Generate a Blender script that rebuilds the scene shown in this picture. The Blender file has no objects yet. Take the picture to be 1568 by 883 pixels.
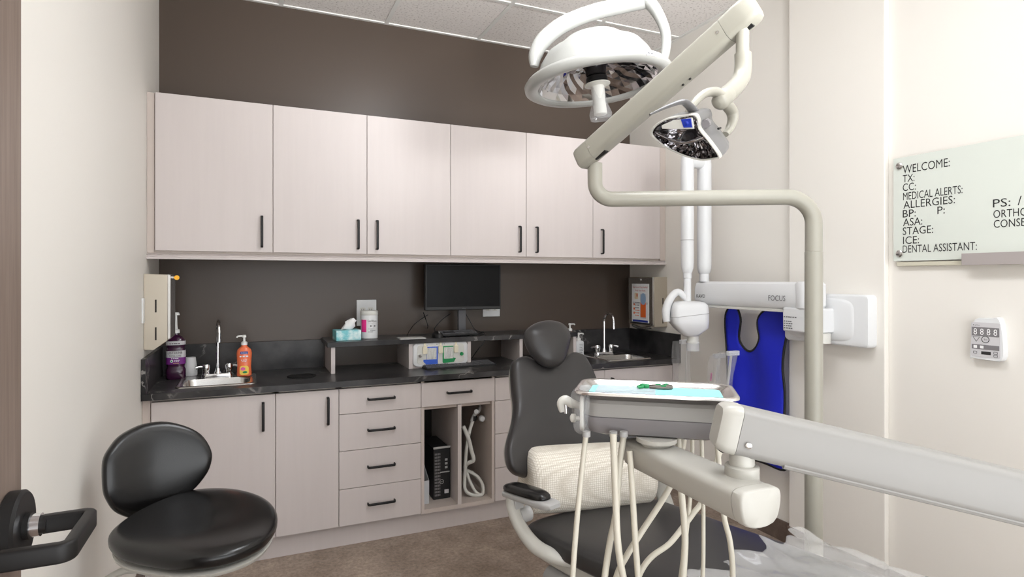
import bpy, bmesh, math, random
from mathutils import Vector, Matrix
random.seed(7)
SC = bpy.context.scene
COL = SC.collection
R = math.radians

# ------------------------------------------------------------------ camera
F, YAW, H, HY = 905.0, math.radians(23.7), 1.40, 427.0
SA, CA = math.sin(YAW), math.cos(YAW)
cd = bpy.data.cameras.new('camera'); cam = bpy.data.objects.new('camera', cd); COL.objects.link(cam)
cam.location = (0, 0, H); cam.rotation_euler = (R(90), 0, -YAW)
cd.sensor_width = 36; cd.lens = 36 * F / 1568; cd.shift_y = -(441.5 - HY) / 1568; cd.clip_start = .05
SC.camera = cam
SC.view_settings.view_transform = 'Standard'
try: SC.view_settings.look = 'None'
except Exception: pass
SC.view_settings.gamma = 1; SC.view_settings.use_curve_mapping = False
SC.view_settings.exposure = 0.86

# ------------------------------------------------------------------ world
w = bpy.data.worlds.new('world'); SC.world = w; w.use_nodes = True
bg = w.node_tree.nodes['Background']; wn = w.node_tree.nodes; wl = w.node_tree.links
tc0 = wn.new('ShaderNodeTexCoord'); sep = wn.new('ShaderNodeSeparateXYZ'); mr = wn.new('ShaderNodeMapRange')
mr.inputs['From Min'].default_value = -.3; mr.inputs['From Max'].default_value = .38; mr.inputs['To Min'].default_value = 2.9; mr.inputs['To Max'].default_value = .55
wl.new(tc0.outputs['Generated'], sep.inputs[0]); wl.new(sep.outputs['Z'], mr.inputs['Value']); wl.new(mr.outputs[0], bg.inputs[1])
bg.inputs[0].default_value = (.965, .985, 1, 1)      # added fill through the open end, stronger from below to lift the ceiling
LAMP_POWER = 6.5
# added spot right of the camera, aimed up to brighten the ceiling
ld = bpy.data.lights.new('ceiling_fill_spot', 'SPOT'); ld.energy = 185; ld.spot_size = R(58); ld.spot_blend = 1; ld.shadow_soft_size = .25; ld.color = (.97, .985, 1)
lo = bpy.data.objects.new('ceiling_fill_spot', ld); COL.objects.link(lo)
lo.location = (1.35, -.3, 2.2); lo.rotation_euler = (Vector((1.35, 2.8, 3.05)) - lo.location).to_track_quat('-Z', 'Y').to_euler()
# ------------------------------------------------------------------ geometry from the measured view
def dvec(px, py):
    u = (px - 784) / F
    return Vector((SA + u * CA, CA - u * SA, (HY - py) / F))
CAMP = Vector((0, 0, H))
def aD(px, py, t): return CAMP + dvec(px, py) * t
def aX(px, py, X): d = dvec(px, py); return CAMP + d * (X / d.x)
def aY(px, py, Y): d = dvec(px, py); return CAMP + d * (Y / d.y)
def aZ(px, py, Z): d = dvec(px, py); return CAMP + d * ((Z - H) / d.z)
def aP(px, py, O, N): d = dvec(px, py); return CAMP + d * ((O - CAMP).dot(N) / d.dot(N))
def Xp(px, Y): return aY(px, 400, Y).x

# ------------------------------------------------------------------ materials
def lin(c):
    c /= 255.0
    return c / 12.92 if c <= .04045 else ((c + .055) / 1.055) ** 2.4
def rgb(*c): return tuple(lin(x) for x in c) + (1,)
def mat(name, c, rough=.5, metal=0, spec=.5, alpha=1, trans=0, ior=1.45, bump=None, var=None, coat=0, emit=0, stretch=None):
    m = bpy.data.materials.new(name); m.use_nodes = True
    nt = m.node_tree; b = nt.nodes['Principled BSDF']
    col = rgb(*c)
    b.inputs['Base Color'].default_value = col
    b.inputs['Roughness'].default_value = rough; b.inputs['Metallic'].default_value = metal
    b.inputs['Specular IOR Level'].default_value = spec; b.inputs['Alpha'].default_value = alpha
    b.inputs['Transmission Weight'].default_value = trans; b.inputs['IOR'].default_value = ior
    b.inputs['Coat Weight'].default_value = coat; b.inputs['Coat Roughness'].default_value = .1
    if emit:
        b.inputs['Emission Color'].default_value = col; b.inputs['Emission Strength'].default_value = emit
    if bump or var:
        tc = nt.nodes.new('ShaderNodeTexCoord'); src = tc.outputs['Object']
        if stretch:
            mp = nt.nodes.new('ShaderNodeMapping'); mp.inputs['Scale'].default_value = stretch
            nt.links.new(src, mp.inputs[0]); src = mp.outputs[0]
    if var:      # (scale, second colour, low, high, detail)
        nz = nt.nodes.new('ShaderNodeTexNoise'); nz.inputs['Scale'].default_value = var[0]; nz.inputs['Detail'].default_value = var[4]
        nz.inputs['Roughness'].default_value = .65
        rp = nt.nodes.new('ShaderNodeValToRGB'); rp.color_ramp.elements[0].position = var[2]; rp.color_ramp.elements[1].position = var[3]
        rp.color_ramp.elements[0].color = col; rp.color_ramp.elements[1].color = rgb(*var[1])
        nt.links.new(src, nz.inputs['Vector']); nt.links.new(nz.outputs['Fac'], rp.inputs[0]); nt.links.new(rp.outputs[0], b.inputs['Base Color'])
    if bump:     # (scale, strength, distance)
        nz = nt.nodes.new('ShaderNodeTexNoise'); nz.inputs['Scale'].default_value = bump[0]; nz.inputs['Detail'].default_value = 3
        bp = nt.nodes.new('ShaderNodeBump'); bp.inputs['Strength'].default_value = bump[1]; bp.inputs['Distance'].default_value = bump[2]
        nt.links.new(src, nz.inputs['Vector']); nt.links.new(nz.outputs['Fac'], bp.inputs['Height']); nt.links.new(bp.outputs[0], b.inputs['Normal'])
    return m
M = {}
M['wall'] = mat('white_wall_paint', (234, 230, 223), .55, bump=(90, .05, .002), spec=.3)
M['brown'] = mat('brown_wall_paint', (80, 69, 61), .32, bump=(140, .06, .002), spec=.4)
M['cab'] = mat('cabinet_laminate', (203, 194, 191), .42, var=(3, (200, 191, 188), .3, .7, 4), stretch=(12, 12, .6), spec=.4)
M['cabside'] = mat('cabinet_carcass', (196, 184, 176), .5)
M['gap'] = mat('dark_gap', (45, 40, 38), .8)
M['hand'] = mat('black_handle', (30, 29, 29), .45, metal=.3)
M['base'] = mat('rubber_baseboard', (96, 82, 74), .5, var=(30, (112, 97, 88), .4, .7, 5))
M['doorp'] = mat('brown_door', (128, 112, 102), .45, var=(6, (112, 97, 88), .35, .65, 5), stretch=(14, 14, .7))
M['chrome'] = mat('chrome', (225, 226, 228), .08, metal=1)
M['steel'] = mat('brushed_steel', (205, 203, 200), .27, metal=1, bump=(60, .03, .001))
M['traysteel'] = mat('tray_steel', (216, 212, 210), .22, metal=1)
M['dispenser'] = mat('beige_steel', (190, 181, 166), .35, metal=.6)
M['black'] = mat('black_plastic', (26, 26, 27), .4)
M['screen'] = mat('screen_glass', (8, 8, 10), .25, spec=.15)
M['leather'] = mat('black_leather', (19, 18, 18), .24, bump=(260, .06, .002), spec=.55)
M['grayleather'] = mat('charcoal_upholstery', (50, 48, 48), .33, bump=(260, .05, .002), spec=.5)
M['equip'] = mat('equipment_beige', (186, 184, 177), .32, spec=.5)
M['pole'] = mat('pole_paint', (160, 157, 146), .3, spec=.5)
M['white'] = mat('white_plastic', (222, 223, 224), .3)
M['offwhite'] = mat('offwhite_plastic', (212, 211, 205), .35)
M['grey'] = mat('grey_plastic', (168, 167, 166), .38)
M['dgrey'] = mat('dark_grey_plastic', (128, 125, 127), .25)
M['armgrey'] = mat('arm_grey', (148, 146, 143), .38)
M['hose'] = mat('hose_vinyl', (205, 200, 186), .35)
M['glass'] = mat('clear_plastic', (240, 242, 245), .12, alpha=.22, spec=.8)
M['film'] = mat('clear_film', (235, 237, 240), .08, alpha=.16, spec=1)
M['milky'] = mat('milky_plastic', (235, 237, 240), .25, alpha=.5)
M['darksteel'] = mat('instrument_steel', (120, 117, 112), .3, metal=1)
M['tan'] = mat('tan_print', (226, 206, 170), .6)
M['screenblue'] = mat('pale_blue_print', (150, 175, 205), .6)
M['cream'] = mat('cream_plastic', (228, 220, 196), .45)
M['paper'] = mat('white_paper', (238, 238, 238), .8)
M['teal'] = mat('teal_paper', (150, 219, 219), .8)
M['pouch'] = mat('pale_blue_film', (220, 234, 242), .3, alpha=.55)
M['green'] = mat('green_plastic', (24, 140, 80), .4)
M['blue'] = mat('blue_fabric', (26, 38, 190), .55, bump=(20, .15, .01))
M['bluebtn'] = mat('blue_plastic', (30, 55, 170), .35)
M['bluetrim'] = mat('blue_trim', (60, 100, 205), .4)
M['binding'] = mat('black_binding', (24, 23, 24), .7)
M['text'] = mat('black_lettering', (42, 42, 42), .6)
M['gtext'] = mat('grey_lettering', (105, 105, 108), .6)
M['wtext'] = mat('white_lettering', (235, 235, 238), .6)
M['board'] = mat('frosted_glass', (216, 221, 213), .08, spec=.5, coat=.3)
M['edge'] = mat('glass_edge', (205, 200, 182), .3)
M['ledge'] = mat('ledge_grey', (168, 160, 157), .45)
M['brass'] = mat('brass', (225, 165, 60), .3, metal=.9)
M['purple'] = mat('purple_liquid', (58, 22, 52), .08, spec=.6, coat=.5)
M['plabel'] = mat('purple_label', (120, 40, 130), .5)
M['silverlabel'] = mat('silver_label', (205, 203, 205), .4)
M['orange'] = mat('orange_soap', (240, 120, 78), .2, spec=.6)
M['clearp'] = mat('pump_clear', (235, 235, 232), .3)
M['pink'] = mat('pink_label', (236, 52, 140), .5)
M['hotpink'] = mat('pink_tip', (225, 95, 165), .5)
M['yellow'] = mat('yellow_print', (248, 210, 90), .5)
M['oranger'] = mat('orange_print', (232, 110, 50), .5)
M['red'] = mat('red_print', (190, 60, 50), .5)
M['navy'] = mat('navy_print', (40, 60, 150), .5)
M['diff'] = mat('light_diffuser', (248, 251, 255), .5, emit=LAMP_POWER)
M['rubber'] = mat('black_rubber', (14, 14, 14), .8)
M['lampwhite'] = mat('lamp_white', (164, 164, 160), .3)
M['frame'] = mat('lamp_frame', (235, 235, 232), .5)
M['bulb'] = mat('lamp_glass_dark', (60, 58, 60), .1, metal=.6)
M['mirror'] = mat('mirror_facets', (200, 198, 200), .05, metal=1)
M['tissuebox'] = mat('teal_print_box', (120, 200, 208), .5, var=(14, (222, 240, 240), .45, .62, 4))
M['key'] = mat('key_cap', (88, 88, 91), .5)

def ceiling_mat():
    m = mat('ceiling_tile', (240, 236, 233), .85, spec=.1)
    nt = m.node_tree; b = nt.nodes['Principled BSDF']
    tc = nt.nodes.new('ShaderNodeTexCoord'); nz = nt.nodes.new('ShaderNodeTexNoise'); nz.inputs['Scale'].default_value = 75; nz.inputs['Detail'].default_value = 4
    rp = nt.nodes.new('ShaderNodeValToRGB'); rp.color_ramp.elements[0].position = .3; rp.color_ramp.elements[1].position = .46
    rp.color_ramp.elements[0].color = rgb(200, 194, 190); rp.color_ramp.elements[1].color = rgb(242, 238, 235)
    nt.links.new(tc.outputs['Object'], nz.inputs['Vector']); nt.links.new(nz.outputs['Fac'], rp.inputs[0]); nt.links.new(rp.outputs[0], b.inputs['Base Color'])
    bp = nt.nodes.new('ShaderNodeBump'); bp.inputs['Strength'].default_value = .35; bp.inputs['Distance'].default_value = .004
    nt.links.new(nz.outputs['Fac'], bp.inputs['Height']); nt.links.new(bp.outputs[0], b.inputs['Normal'])
    return m
def floor_mat():
    m = mat('mottled_vinyl', (120, 104, 92), .45, spec=.35)
    nt = m.node_tree; b = nt.nodes['Principled BSDF']
    tc = nt.nodes.new('ShaderNodeTexCoord')
    n1 = nt.nodes.new('ShaderNodeTexNoise'); n1.inputs['Scale'].default_value = 5; n1.inputs['Detail'].default_value = 8; n1.inputs['Roughness'].default_value = .7
    n2 = nt.nodes.new('ShaderNodeTexNoise'); n2.inputs['Scale'].default_value = 55; n2.inputs['Detail'].default_value = 6; n2.inputs['Roughness'].default_value = .75
    r1 = nt.nodes.new('ShaderNodeValToRGB'); r1.color_ramp.elements[0].position = .35; r1.color_ramp.elements[1].position = .68
    r1.color_ramp.elements[0].color = rgb(130, 115, 104); r1.color_ramp.elements[1].color = rgb(168, 152, 139)
    r2 = nt.nodes.new('ShaderNodeValToRGB'); r2.color_ramp.elements[0].position = .36; r2.color_ramp.elements[1].position = .66
    r2.color_ramp.elements[0].color = (.36, .36, .36, 1); r2.color_ramp.elements[1].color = (.74, .73, .71, 1)
    mx = nt.nodes.new('ShaderNodeMix'); mx.data_type = 'RGBA'; mx.blend_type = 'OVERLAY'; mx.inputs[0].default_value = .8
    for n in (n1, n2): nt.links.new(tc.outputs['Object'], n.inputs['Vector'])
    nt.links.new(n1.outputs['Fac'], r1.inputs[0]); nt.links.new(n2.outputs['Fac'], r2.inputs[0])
    nt.links.new(r1.outputs[0], mx.inputs[6]); nt.links.new(r2.outputs[0], mx.inputs[7]); nt.links.new(mx.outputs[2], b.inputs['Base Color'])
    return m
def counter_mat():
    m = mat('black_stone_laminate', (56, 54, 54), .3, spec=.3)
    nt = m.node_tree; b = nt.nodes['Principled BSDF']
    tc = nt.nodes.new('ShaderNodeTexCoord')
    n1 = nt.nodes.new('ShaderNodeTexNoise'); n1.inputs['Scale'].default_value = 7; n1.inputs['Detail'].default_value = 8
    r1 = nt.nodes.new('ShaderNodeValToRGB'); r1.color_ramp.elements[0].position = .35; r1.color_ramp.elements[1].position = .7
    r1.color_ramp.elements[0].color = rgb(40, 39, 40); r1.color_ramp.elements[1].color = rgb(74, 72, 72)
    n3 = nt.nodes.new('ShaderNodeTexNoise'); n3.inputs['Scale'].default_value = 2.3; n3.inputs['Detail'].default_value = 7; n3.inputs['Distortion'].default_value = 1.1
    r3 = nt.nodes.new('ShaderNodeValToRGB'); e = r3.color_ramp.elements
    e[0].position = .488; e[0].color = (0, 0, 0, 1); e[1].position = .5; e[1].color = (.75, .75, .75, 1)
    k = e.new(.512); k.color = (0, 0, 0, 1)
    n4 = nt.nodes.new('ShaderNodeTexNoise'); n4.inputs['Scale'].default_value = 3.1
    r4 = nt.nodes.new('ShaderNodeValToRGB'); r4.color_ramp.elements[0].position = .5; r4.color_ramp.elements[1].position = .62
    mu = nt.nodes.new('ShaderNodeMath'); mu.operation = 'MULTIPLY'
    mx = nt.nodes.new('ShaderNodeMix'); mx.data_type = 'RGBA'; mx.inputs[7].default_value = rgb(170, 166, 162)
    for n in (n1, n3, n4): nt.links.new(tc.outputs['Object'], n.inputs['Vector'])
    nt.links.new(n1.outputs['Fac'], r1.inputs[0]); nt.links.new(n3.outputs['Fac'], r3.inputs[0]); nt.links.new(n4.outputs['Fac'], r4.inputs[0])
    nt.links.new(r3.outputs[0], mu.inputs[0]); nt.links.new(r4.outputs[0], mu.inputs[1]); nt.links.new(mu.outputs[0], mx.inputs[0])
    nt.links.new(r1.outputs[0], mx.inputs[6]); nt.links.new(mx.outputs[2], b.inputs['Base Color'])
    return m
def cushion_mat():
    m = mat('cream_mesh_fabric', (226, 220, 208), .85, spec=.15)
    nt = m.node_tree; b = nt.nodes['Principled BSDF']
    tc = nt.nodes.new('ShaderNodeTexCoord'); vo = nt.nodes.new('ShaderNodeTexVoronoi'); vo.inputs['Scale'].default_value = 130; vo.inputs['Randomness'].default_value = .15
    rp = nt.nodes.new('ShaderNodeValToRGB'); rp.color_ramp.elements[0].position = .25; rp.color_ramp.elements[1].position = .62
    rp.color_ramp.elements[0].color = rgb(234, 229, 219); rp.color_ramp.elements[1].color = rgb(205, 197, 184)
    bp = nt.nodes.new('ShaderNodeBump'); bp.inputs['Strength'].default_value = .6; bp.inputs['Distance'].default_value = .003; bp.invert = True
    nt.links.new(tc.outputs['Object'], vo.inputs['Vector']); nt.links.new(vo.outputs['Distance'], rp.inputs[0]); nt.links.new(rp.outputs[0], b.inputs['Base Color'])
    nt.links.new(vo.outputs['Distance'], bp.inputs['Height']); nt.links.new(bp.outputs[0], b.inputs['Normal'])
    return m
M['ceil'] = ceiling_mat(); M['floor'] = floor_mat(); M['stone'] = counter_mat(); M['cushion'] = cushion_mat()

# ------------------------------------------------------------------ object helpers
WM = {}
def tag(o, label=None, cat=None, group=None, kind=None):
    if label: o['label'] = label
    if cat: o['category'] = cat
    if group: o['group'] = group
    if kind: o['kind'] = kind
    return o
def thing(name, label, cat, loc=(0, 0, 0), rz=0, group=None):
    o = bpy.data.objects.new(name, None); COL.objects.link(o); o.empty_display_size = .05
    o.location = loc; o.rotation_euler = (0, 0, rz)
    WM[o.name] = Matrix.Translation(Vector(loc)) @ Matrix.Rotation(rz, 4, 'Z')
    return tag(o, label, cat, group)
def obj(name, bm, m, parent=None, bevel=0, segs=2, smooth=True, angle=40, sub=0, local=False, label=None, loc=None):
    """One mesh object; bm is in world coordinates unless local."""
    T = WM[parent.name] if parent else Matrix.Identity(4)
    if loc is not None and not parent:
        T = Matrix.Translation(Vector(loc))
    if not local: bm.transform(T.inverted())
    bmesh.ops.recalc_face_normals(bm, faces=bm.faces)
    me = bpy.data.meshes.new(name); bm.to_mesh(me); bm.free()
    for mm in (m if isinstance(m, (list, tuple)) else [m]): me.materials.append(mm)
    if smooth:
        me.polygons.foreach_set('use_smooth', [True] * len(me.polygons))
        me.set_sharp_from_angle(angle=R(angle))
    o = bpy.data.objects.new(name, me); COL.objects.link(o)
    if parent: o.parent = parent
    elif loc is not None: o.location = loc
    WM[o.name] = T.copy()
    if bevel:
        b = o.modifiers.new('bevel', 'BEVEL'); b.width = bevel; b.segments = segs; b.limit_method = 'ANGLE'; b.angle_limit = R(40)
        b.harden_normals = False
    if sub:
        s = o.modifiers.new('sub', 'SUBSURF'); s.levels = s.render_levels = sub
    if label: o['label'] = label
    return o
def copy_tree(o, parent=None):
    c = o.copy(); COL.objects.link(c)
    if parent: c.parent = parent
    for ch in list(o.children): copy_tree(ch, c)
    return c
B = bmesh.new
def box(bm, a, b, T=None):
    x0, y0, z0 = a; x1, y1, z1 = b
    vs = [Vector(p) for p in ((x0,y0,z0),(x1,y0,z0),(x1,y1,z0),(x0,y1,z0),(x0,y0,z1),(x1,y0,z1),(x1,y1,z1),(x0,y1,z1))]
    if T: vs = [T @ v for v in vs]
    v = [bm.verts.new(p) for p in vs]
    for f in ((0,3,2,1),(4,5,6,7),(0,1,5,4),(1,2,6,5),(2,3,7,6),(3,0,4,7)): bm.faces.new([v[i] for i in f])
    return bm
def loft(bm, rings, cap0=True, cap1=True):
    vr = [[bm.verts.new(p) for p in r] for r in rings]
    n = len(vr[0])
    for a, b in zip(vr, vr[1:]):
        for i in range(n):
            j = (i + 1) % n
            bm.faces.new((a[i], a[j], b[j], b[i]))
    if cap0: bm.faces.new(vr[0][::-1])
    if cap1: bm.faces.new(vr[-1])
    return bm
def fan(bm, rings):     # loft with both ends closed onto centre points
    vr = [[bm.verts.new(p) for p in r] for r in rings]; n = len(vr[0])
    for a, b in zip(vr, vr[1:]):
        for i in range(n): bm.faces.new((a[i], a[(i+1)%n], b[(i+1)%n], b[i]))
    for r, rev in ((vr[0], True), (vr[-1], False)):
        c = sum((v.co for v in r), Vector()) / n; cv = bm.verts.new(c)
        for i in range(n):
            f = (r[i], r[(i+1)%n], cv)
            bm.faces.new(f[::-1] if rev else f)
    return bm
class Fr:
    """A frame: origin, right, up, and the outward normal."""
    def __init__(s, O, U, V, N=None):
        s.O = Vector(O); s.U = Vector(U).normalized(); V = Vector(V)
        s.N = Vector(N).normalized() if N is not None else s.U.cross(V).normalized()
        s.V = (V - s.U * V.dot(s.U)).normalized()
    def p(s, u, v, w=0): return s.O + s.U * u + s.V * v + s.N * w
    def uv(s, P): d = P - s.O; return (d.dot(s.U), d.dot(s.V))
    def px(s, x, y, w=0): return s.uv(aP(x, y, s.O + s.N * w, s.N))
    def mat(s): return Matrix(((s.U.x, s.V.x, s.N.x, s.O.x), (s.U.y, s.V.y, s.N.y, s.O.y), (s.U.z, s.V.z, s.N.z, s.O.z), (0, 0, 0, 1)))
def prism(bm, pts, fr, w0, w1):
    return loft(bm, [[fr.p(u, v, w0) for u, v in pts], [fr.p(u, v, w1) for u, v in pts]])
def circ(c, U, V, r, n=20, r2=None):
    r2 = r if r2 is None else r2
    return [c + U * (r * math.cos(2*math.pi*i/n)) + V * (r2 * math.sin(2*math.pi*i/n)) for i in range(n)]
def rrect(a, b, r, k=5):
    """Rounded rectangle, half sizes a, b, as (u, v) points."""
    r = min(r, a * .999, b * .999); out = []
    for cx, cy, s in ((a-r, b-r, 0), (-a+r, b-r, 90), (-a+r, -b+r, 180), (a-r, -b+r, 270)):
        for i in range(k + 1):
            t = R(s + 90 * i / k); out.append((cx + r * math.cos(t), cy + r * math.sin(t)))
    return out
def sup(a, b, p=2.6, n=32):
    out = []
    for i in range(n):
        t = 2 * math.pi * i / n; c, s = math.cos(t), math.sin(t)
        out.append((a * math.copysign(abs(c) ** (2/p), c), b * math.copysign(abs(s) ** (2/p), s)))
    return out
def perp(d):
    a = Vector((0, 0, 1)) if abs(d.z) < .9 else Vector((0, 1, 0))
    u = d.cross(a).normalized(); return u, u.cross(d).normalized()
def cyl(bm, p, q, r, r2=None, n=20):
    p, q = Vector(p), Vector(q); d = (q - p).normalized(); u, v = perp(d)
    return loft(bm, [circ(p, u, v, r, n), circ(q, u, v, r if r2 is None else r2, n)])
def lathe(bm, prof, O, axis=(0, 0, 1), n=28, caps=True):
    d = Vector(axis).normalized(); u, v = perp(d); O = Vector(O)
    return loft(bm, [circ(O + d * h, u, v, max(r, .0004), n) for r, h in prof], caps, caps)
def catmull(pts, k=8, closed=False):
    P = [Vector(p) for p in pts]; n = len(P); out = []
    rng = range(n) if closed else range(n - 1)
    for i in rng:
        if closed: a, b, c, d = P[(i-1)%n], P[i], P[(i+1)%n], P[(i+2)%n]
        else: a, b, c, d = P[max(i-1,0)], P[i], P[i+1], P[min(i+2,n-1)]
        for j in range(k):
            t = j / k
            out.append(.5 * ((2*b) + (c-a)*t + (2*a-5*b+4*c-d)*t*t + (3*b-a-3*c+d)*t**3))
    if not closed: out.append(P[-1])
    return out
def tube(bm, pts, r, n=12, smooth=8, flat=1.0, up=None, closed=False):
    P = catmull(pts, smooth, closed) if smooth > 1 else [Vector(p) for p in pts]
    m = len(P); rr = r if isinstance(r, (list, tuple)) else [r]
    def rad(i):
        t = i / max(1, m - 1) * (len(rr) - 1); k = min(int(t), len(rr) - 2) if len(rr) > 1 else 0
        return rr[0] if len(rr) == 1 else rr[k] + (rr[k+1] - rr[k]) * (t - k)
    rings, u = [], None
    for i in range(m):
        d = (P[(i+1) % m] - P[i-1]) if closed else (P[min(i+1, m-1)] - P[max(i-1, 0)])
        d.normalize()
        if up is not None: u = d.cross(Vector(up)).normalized()
        elif u is None: u, _ = perp(d)
        else: u = (u - d * u.dot(d)).normalized()
        v = u.cross(d)
        rings.append(circ(P[i], u, v, rad(i), n, rad(i) * flat))
    if closed:
        rings.append(rings[0]); return loft(bm, rings, False, False)
    return loft(bm, rings)
def fillet(pts, r, k=6):
    """Polyline with its inner corners rounded by arcs."""
    P = [Vector(p) for p in pts]; out = [P[0]]
    rs = r if isinstance(r, (list, tuple)) else [r] * len(P)
    for i in range(1, len(P) - 1):
        a, b, c = P[i-1], P[i], P[i+1]; d1 = (a - b).normalized(); d2 = (c - b).normalized()
        ang = d1.angle(d2); t = min(rs[i] / math.tan(ang / 2), (a-b).length * .49, (c-b).length * .49)
        rad = t * math.tan(ang / 2); ctr = b + (d1 + d2).normalized() * (rad / math.sin(ang / 2))
        s, e = b + d1 * t - ctr, b + d2 * t - ctr; tot = s.angle(e); ax = s.cross(e).normalized()
        for j in range(k + 1): out.append(ctr + Matrix.Rotation(tot * j / k, 3, ax) @ s)
    out.append(P[-1]); return out
def cushion(bm, outline, fr, tf, tb, bend=None, p=2.6, n=12):
    """A padded shape: closed outline (u, v), front and back bulge, optional bend(u, v) along the normal."""
    cu = sum(a for a, _ in outline) / len(outline); cv = sum(b for _, b in outline) / len(outline)
    rings = []
    for k in range(2 * n + 1):
        a = -math.pi/2 * .97 + math.pi * .97 * k / (2 * n)
        s = max(0, math.cos(a)) ** (2/p); h = math.copysign(abs(math.sin(a)) ** (2/p), a) * (tf if a > 0 else tb)
        ring = []
        for u, v in outline:
            uu, vv = cu + (u-cu) * s, cv + (v-cv) * s
            ring.append(fr.p(uu, vv, h + (bend(uu, vv) if bend else 0)))
        rings.append(ring)
    return fan(bm, rings)
def smooth2(pts, k=5):
    return [(q.x, q.y) for q in catmull([(a, b, 0) for a, b in pts], k, True)]
def lettering(s, fr, u, v, h, m, parent, width=None, name='lettering', off=.0008):
    """Printed words on a surface: baseline start (u, v) in the frame, letter height h."""
    cu = bpy.data.curves.new('t', 'FONT'); cu.body = s; cu.size = 1; cu.resolution_u = 3
    t = bpy.data.objects.new('t', cu); COL.objects.link(t)
    me = bpy.data.meshes.new_from_object(t.evaluated_get(bpy.context.evaluated_depsgraph_get()))
    bpy.data.objects.remove(t); bpy.data.curves.remove(cu)
    xs = [q.co.x for q in me.vertices]; x0, x1 = min(xs), max(xs)
    sy = h / .70; sx = width / (x1 - x0) if width else sy
    bm = bmesh.new(); bm.from_mesh(me); bpy.data.meshes.remove(me)
    for q in bm.verts: q.co = fr.p(u + (q.co.x - x0) * sx, v + q.co.y * sy, off)
    T = WM[parent.name]; bm.transform(T.inverted())
    me = bpy.data.meshes.new(name); bm.to_mesh(me); bm.free(); me.materials.append(m)
    o = bpy.data.objects.new(name, me); COL.objects.link(o); o.parent = parent; WM[o.name] = T.copy()
    return o
def rule(fr, u, v, w, h, m, parent, off=.0008):
    """A line of print too small to read."""
    bm = bmesh.new(); n = max(2, int(w / (h * 2.2)))
    for i in range(n):
        a = u + w * i / n; b = a + w / n * (.62 + .2 * ((i * 7) % 3) / 2)
        prism(bm, [(a, v), (b, v), (b, v + h), (a, v + h)], fr, off - .0003, off)
    return obj('printed_line', bm, m, parent, smooth=False)
def struct(name, bm, m, **k):
    o = obj(name, bm, m, **k); o['kind'] = 'structure'; return o

# ------------------------------------------------------------------ room shell
XL, XR, YB, ZC, YF = -.465, 2.595, 3.71, 3.0, -1.4
struct('floor', box(B(), (XL-.1, YF, -.1), (XR+.1, YB+.1, 0)), M['floor'], smooth=False)
struct('ceiling', box(B(), (XL-.1, YF, ZC), (XR+.1, YB+.1, ZC+.1)), M['ceil'], smooth=False)
bm = B()
for x in [aY(591, 31, YB).x + .613 * k for k in range(-1, 4)]:
    if XL < x < XR: box(bm, (x-.012, YF, ZC-.006), (x+.012, YB, ZC))
for k in range(-1, 6):
    y = 3.14 - 1.22 * k + .0
    if YF < y < YB: box(bm, (XL, y-.012, ZC-.0061), (XR, y+.012, ZC))
box(bm, (XL, YB-.02, ZC-.0065), (XR, YB, ZC)); box(bm, (XR-.02, YF, ZC-.0065), (XR, YB, ZC)); box(bm, (XL, YF, ZC-.0065), (XL+.02, YB, ZC))
struct('trim_1', bm, M['frame'], smooth=False)
struct('wall_back', box(B(), (XL-.1, YB, 0), (XR+.1, YB+.1, ZC)), M['brown'], smooth=False)
struct('wall_left', box(B(), (XL-.1, YF, 0), (XL, YB, ZC)), M['wall'], smooth=False)
struct('wall_right', box(B(), (XR, YF, 0), (XR+.1, YB, ZC)), M['wall'], smooth=False)
BX, BY0, BY1 = XR - .03, 1.735, 2.245
struct('trim_2', box(B(), (BX, BY0, 0), (XR, BY1, ZC)), M['wall'], bevel=.003)
bm = B()
for (x, y0, y1) in ((XR-.008, YF, BY0), (BX-.008, BY0-.008, BY1+.004), (XR-.008, BY1, 3.2)):
    box(bm, (x, y0, 0), (XR, y1, .112))
struct('baseboard_right', bm, M['base'], bevel=.002)
struct('baseboard_left', box(B(), (XL, YF, 0), (XL+.008, 3.2, .112)), M['base'], bevel=.002)

# door standing open along the left wall, with its lever
DX = -.335
dY = DX / dvec(33, 800).x * dvec(33, 800).y
door = struct('door_1', box(B(), (DX-.045, dY-.9, .01), (DX, dY, 2.3)), M['doorp'], bevel=.002)
hz = H + dvec(20, 818).z * 0.86
hy = dY - .062
hd = obj('lever_handle', lathe(B(), [(.05, 0), (.054, .002), (.054, .018), (.05, .022), (.02, .0225), (.02, .03), (.0135, .031), (.0135, .05)], (DX, hy, hz), (1, 0, 0), 36), M['hand'], door, label='black lever handle with round rose')
obj('collar', lathe(B(), [(.017, .03), (.017, .042)], (DX, hy, hz), (1, 0, 0), 24), M['chrome'], hd, label='bright metal collar')
pp = [(DX+.045, hy, hz), (DX+.105, hy+.004, hz), (DX+.105, hy-.125, hz), (DX+.03, hy-.125, hz)]
bm = B(); q = fillet(pp, .012, 5); rings = []
for i, P in enumerate(q):
    d = (q[min(i+1, len(q)-1)] - q[max(i-1, 0)]).normalized(); s = d.cross(Vector((0, 0, 1))).normalized()
    rings.append([P + s*a + Vector((0, 0, b)) for a, b in rrect(.0085, .0135, .004, 3)])
obj('lever', loft(bm, rings), M['hand'], hd)

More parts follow.
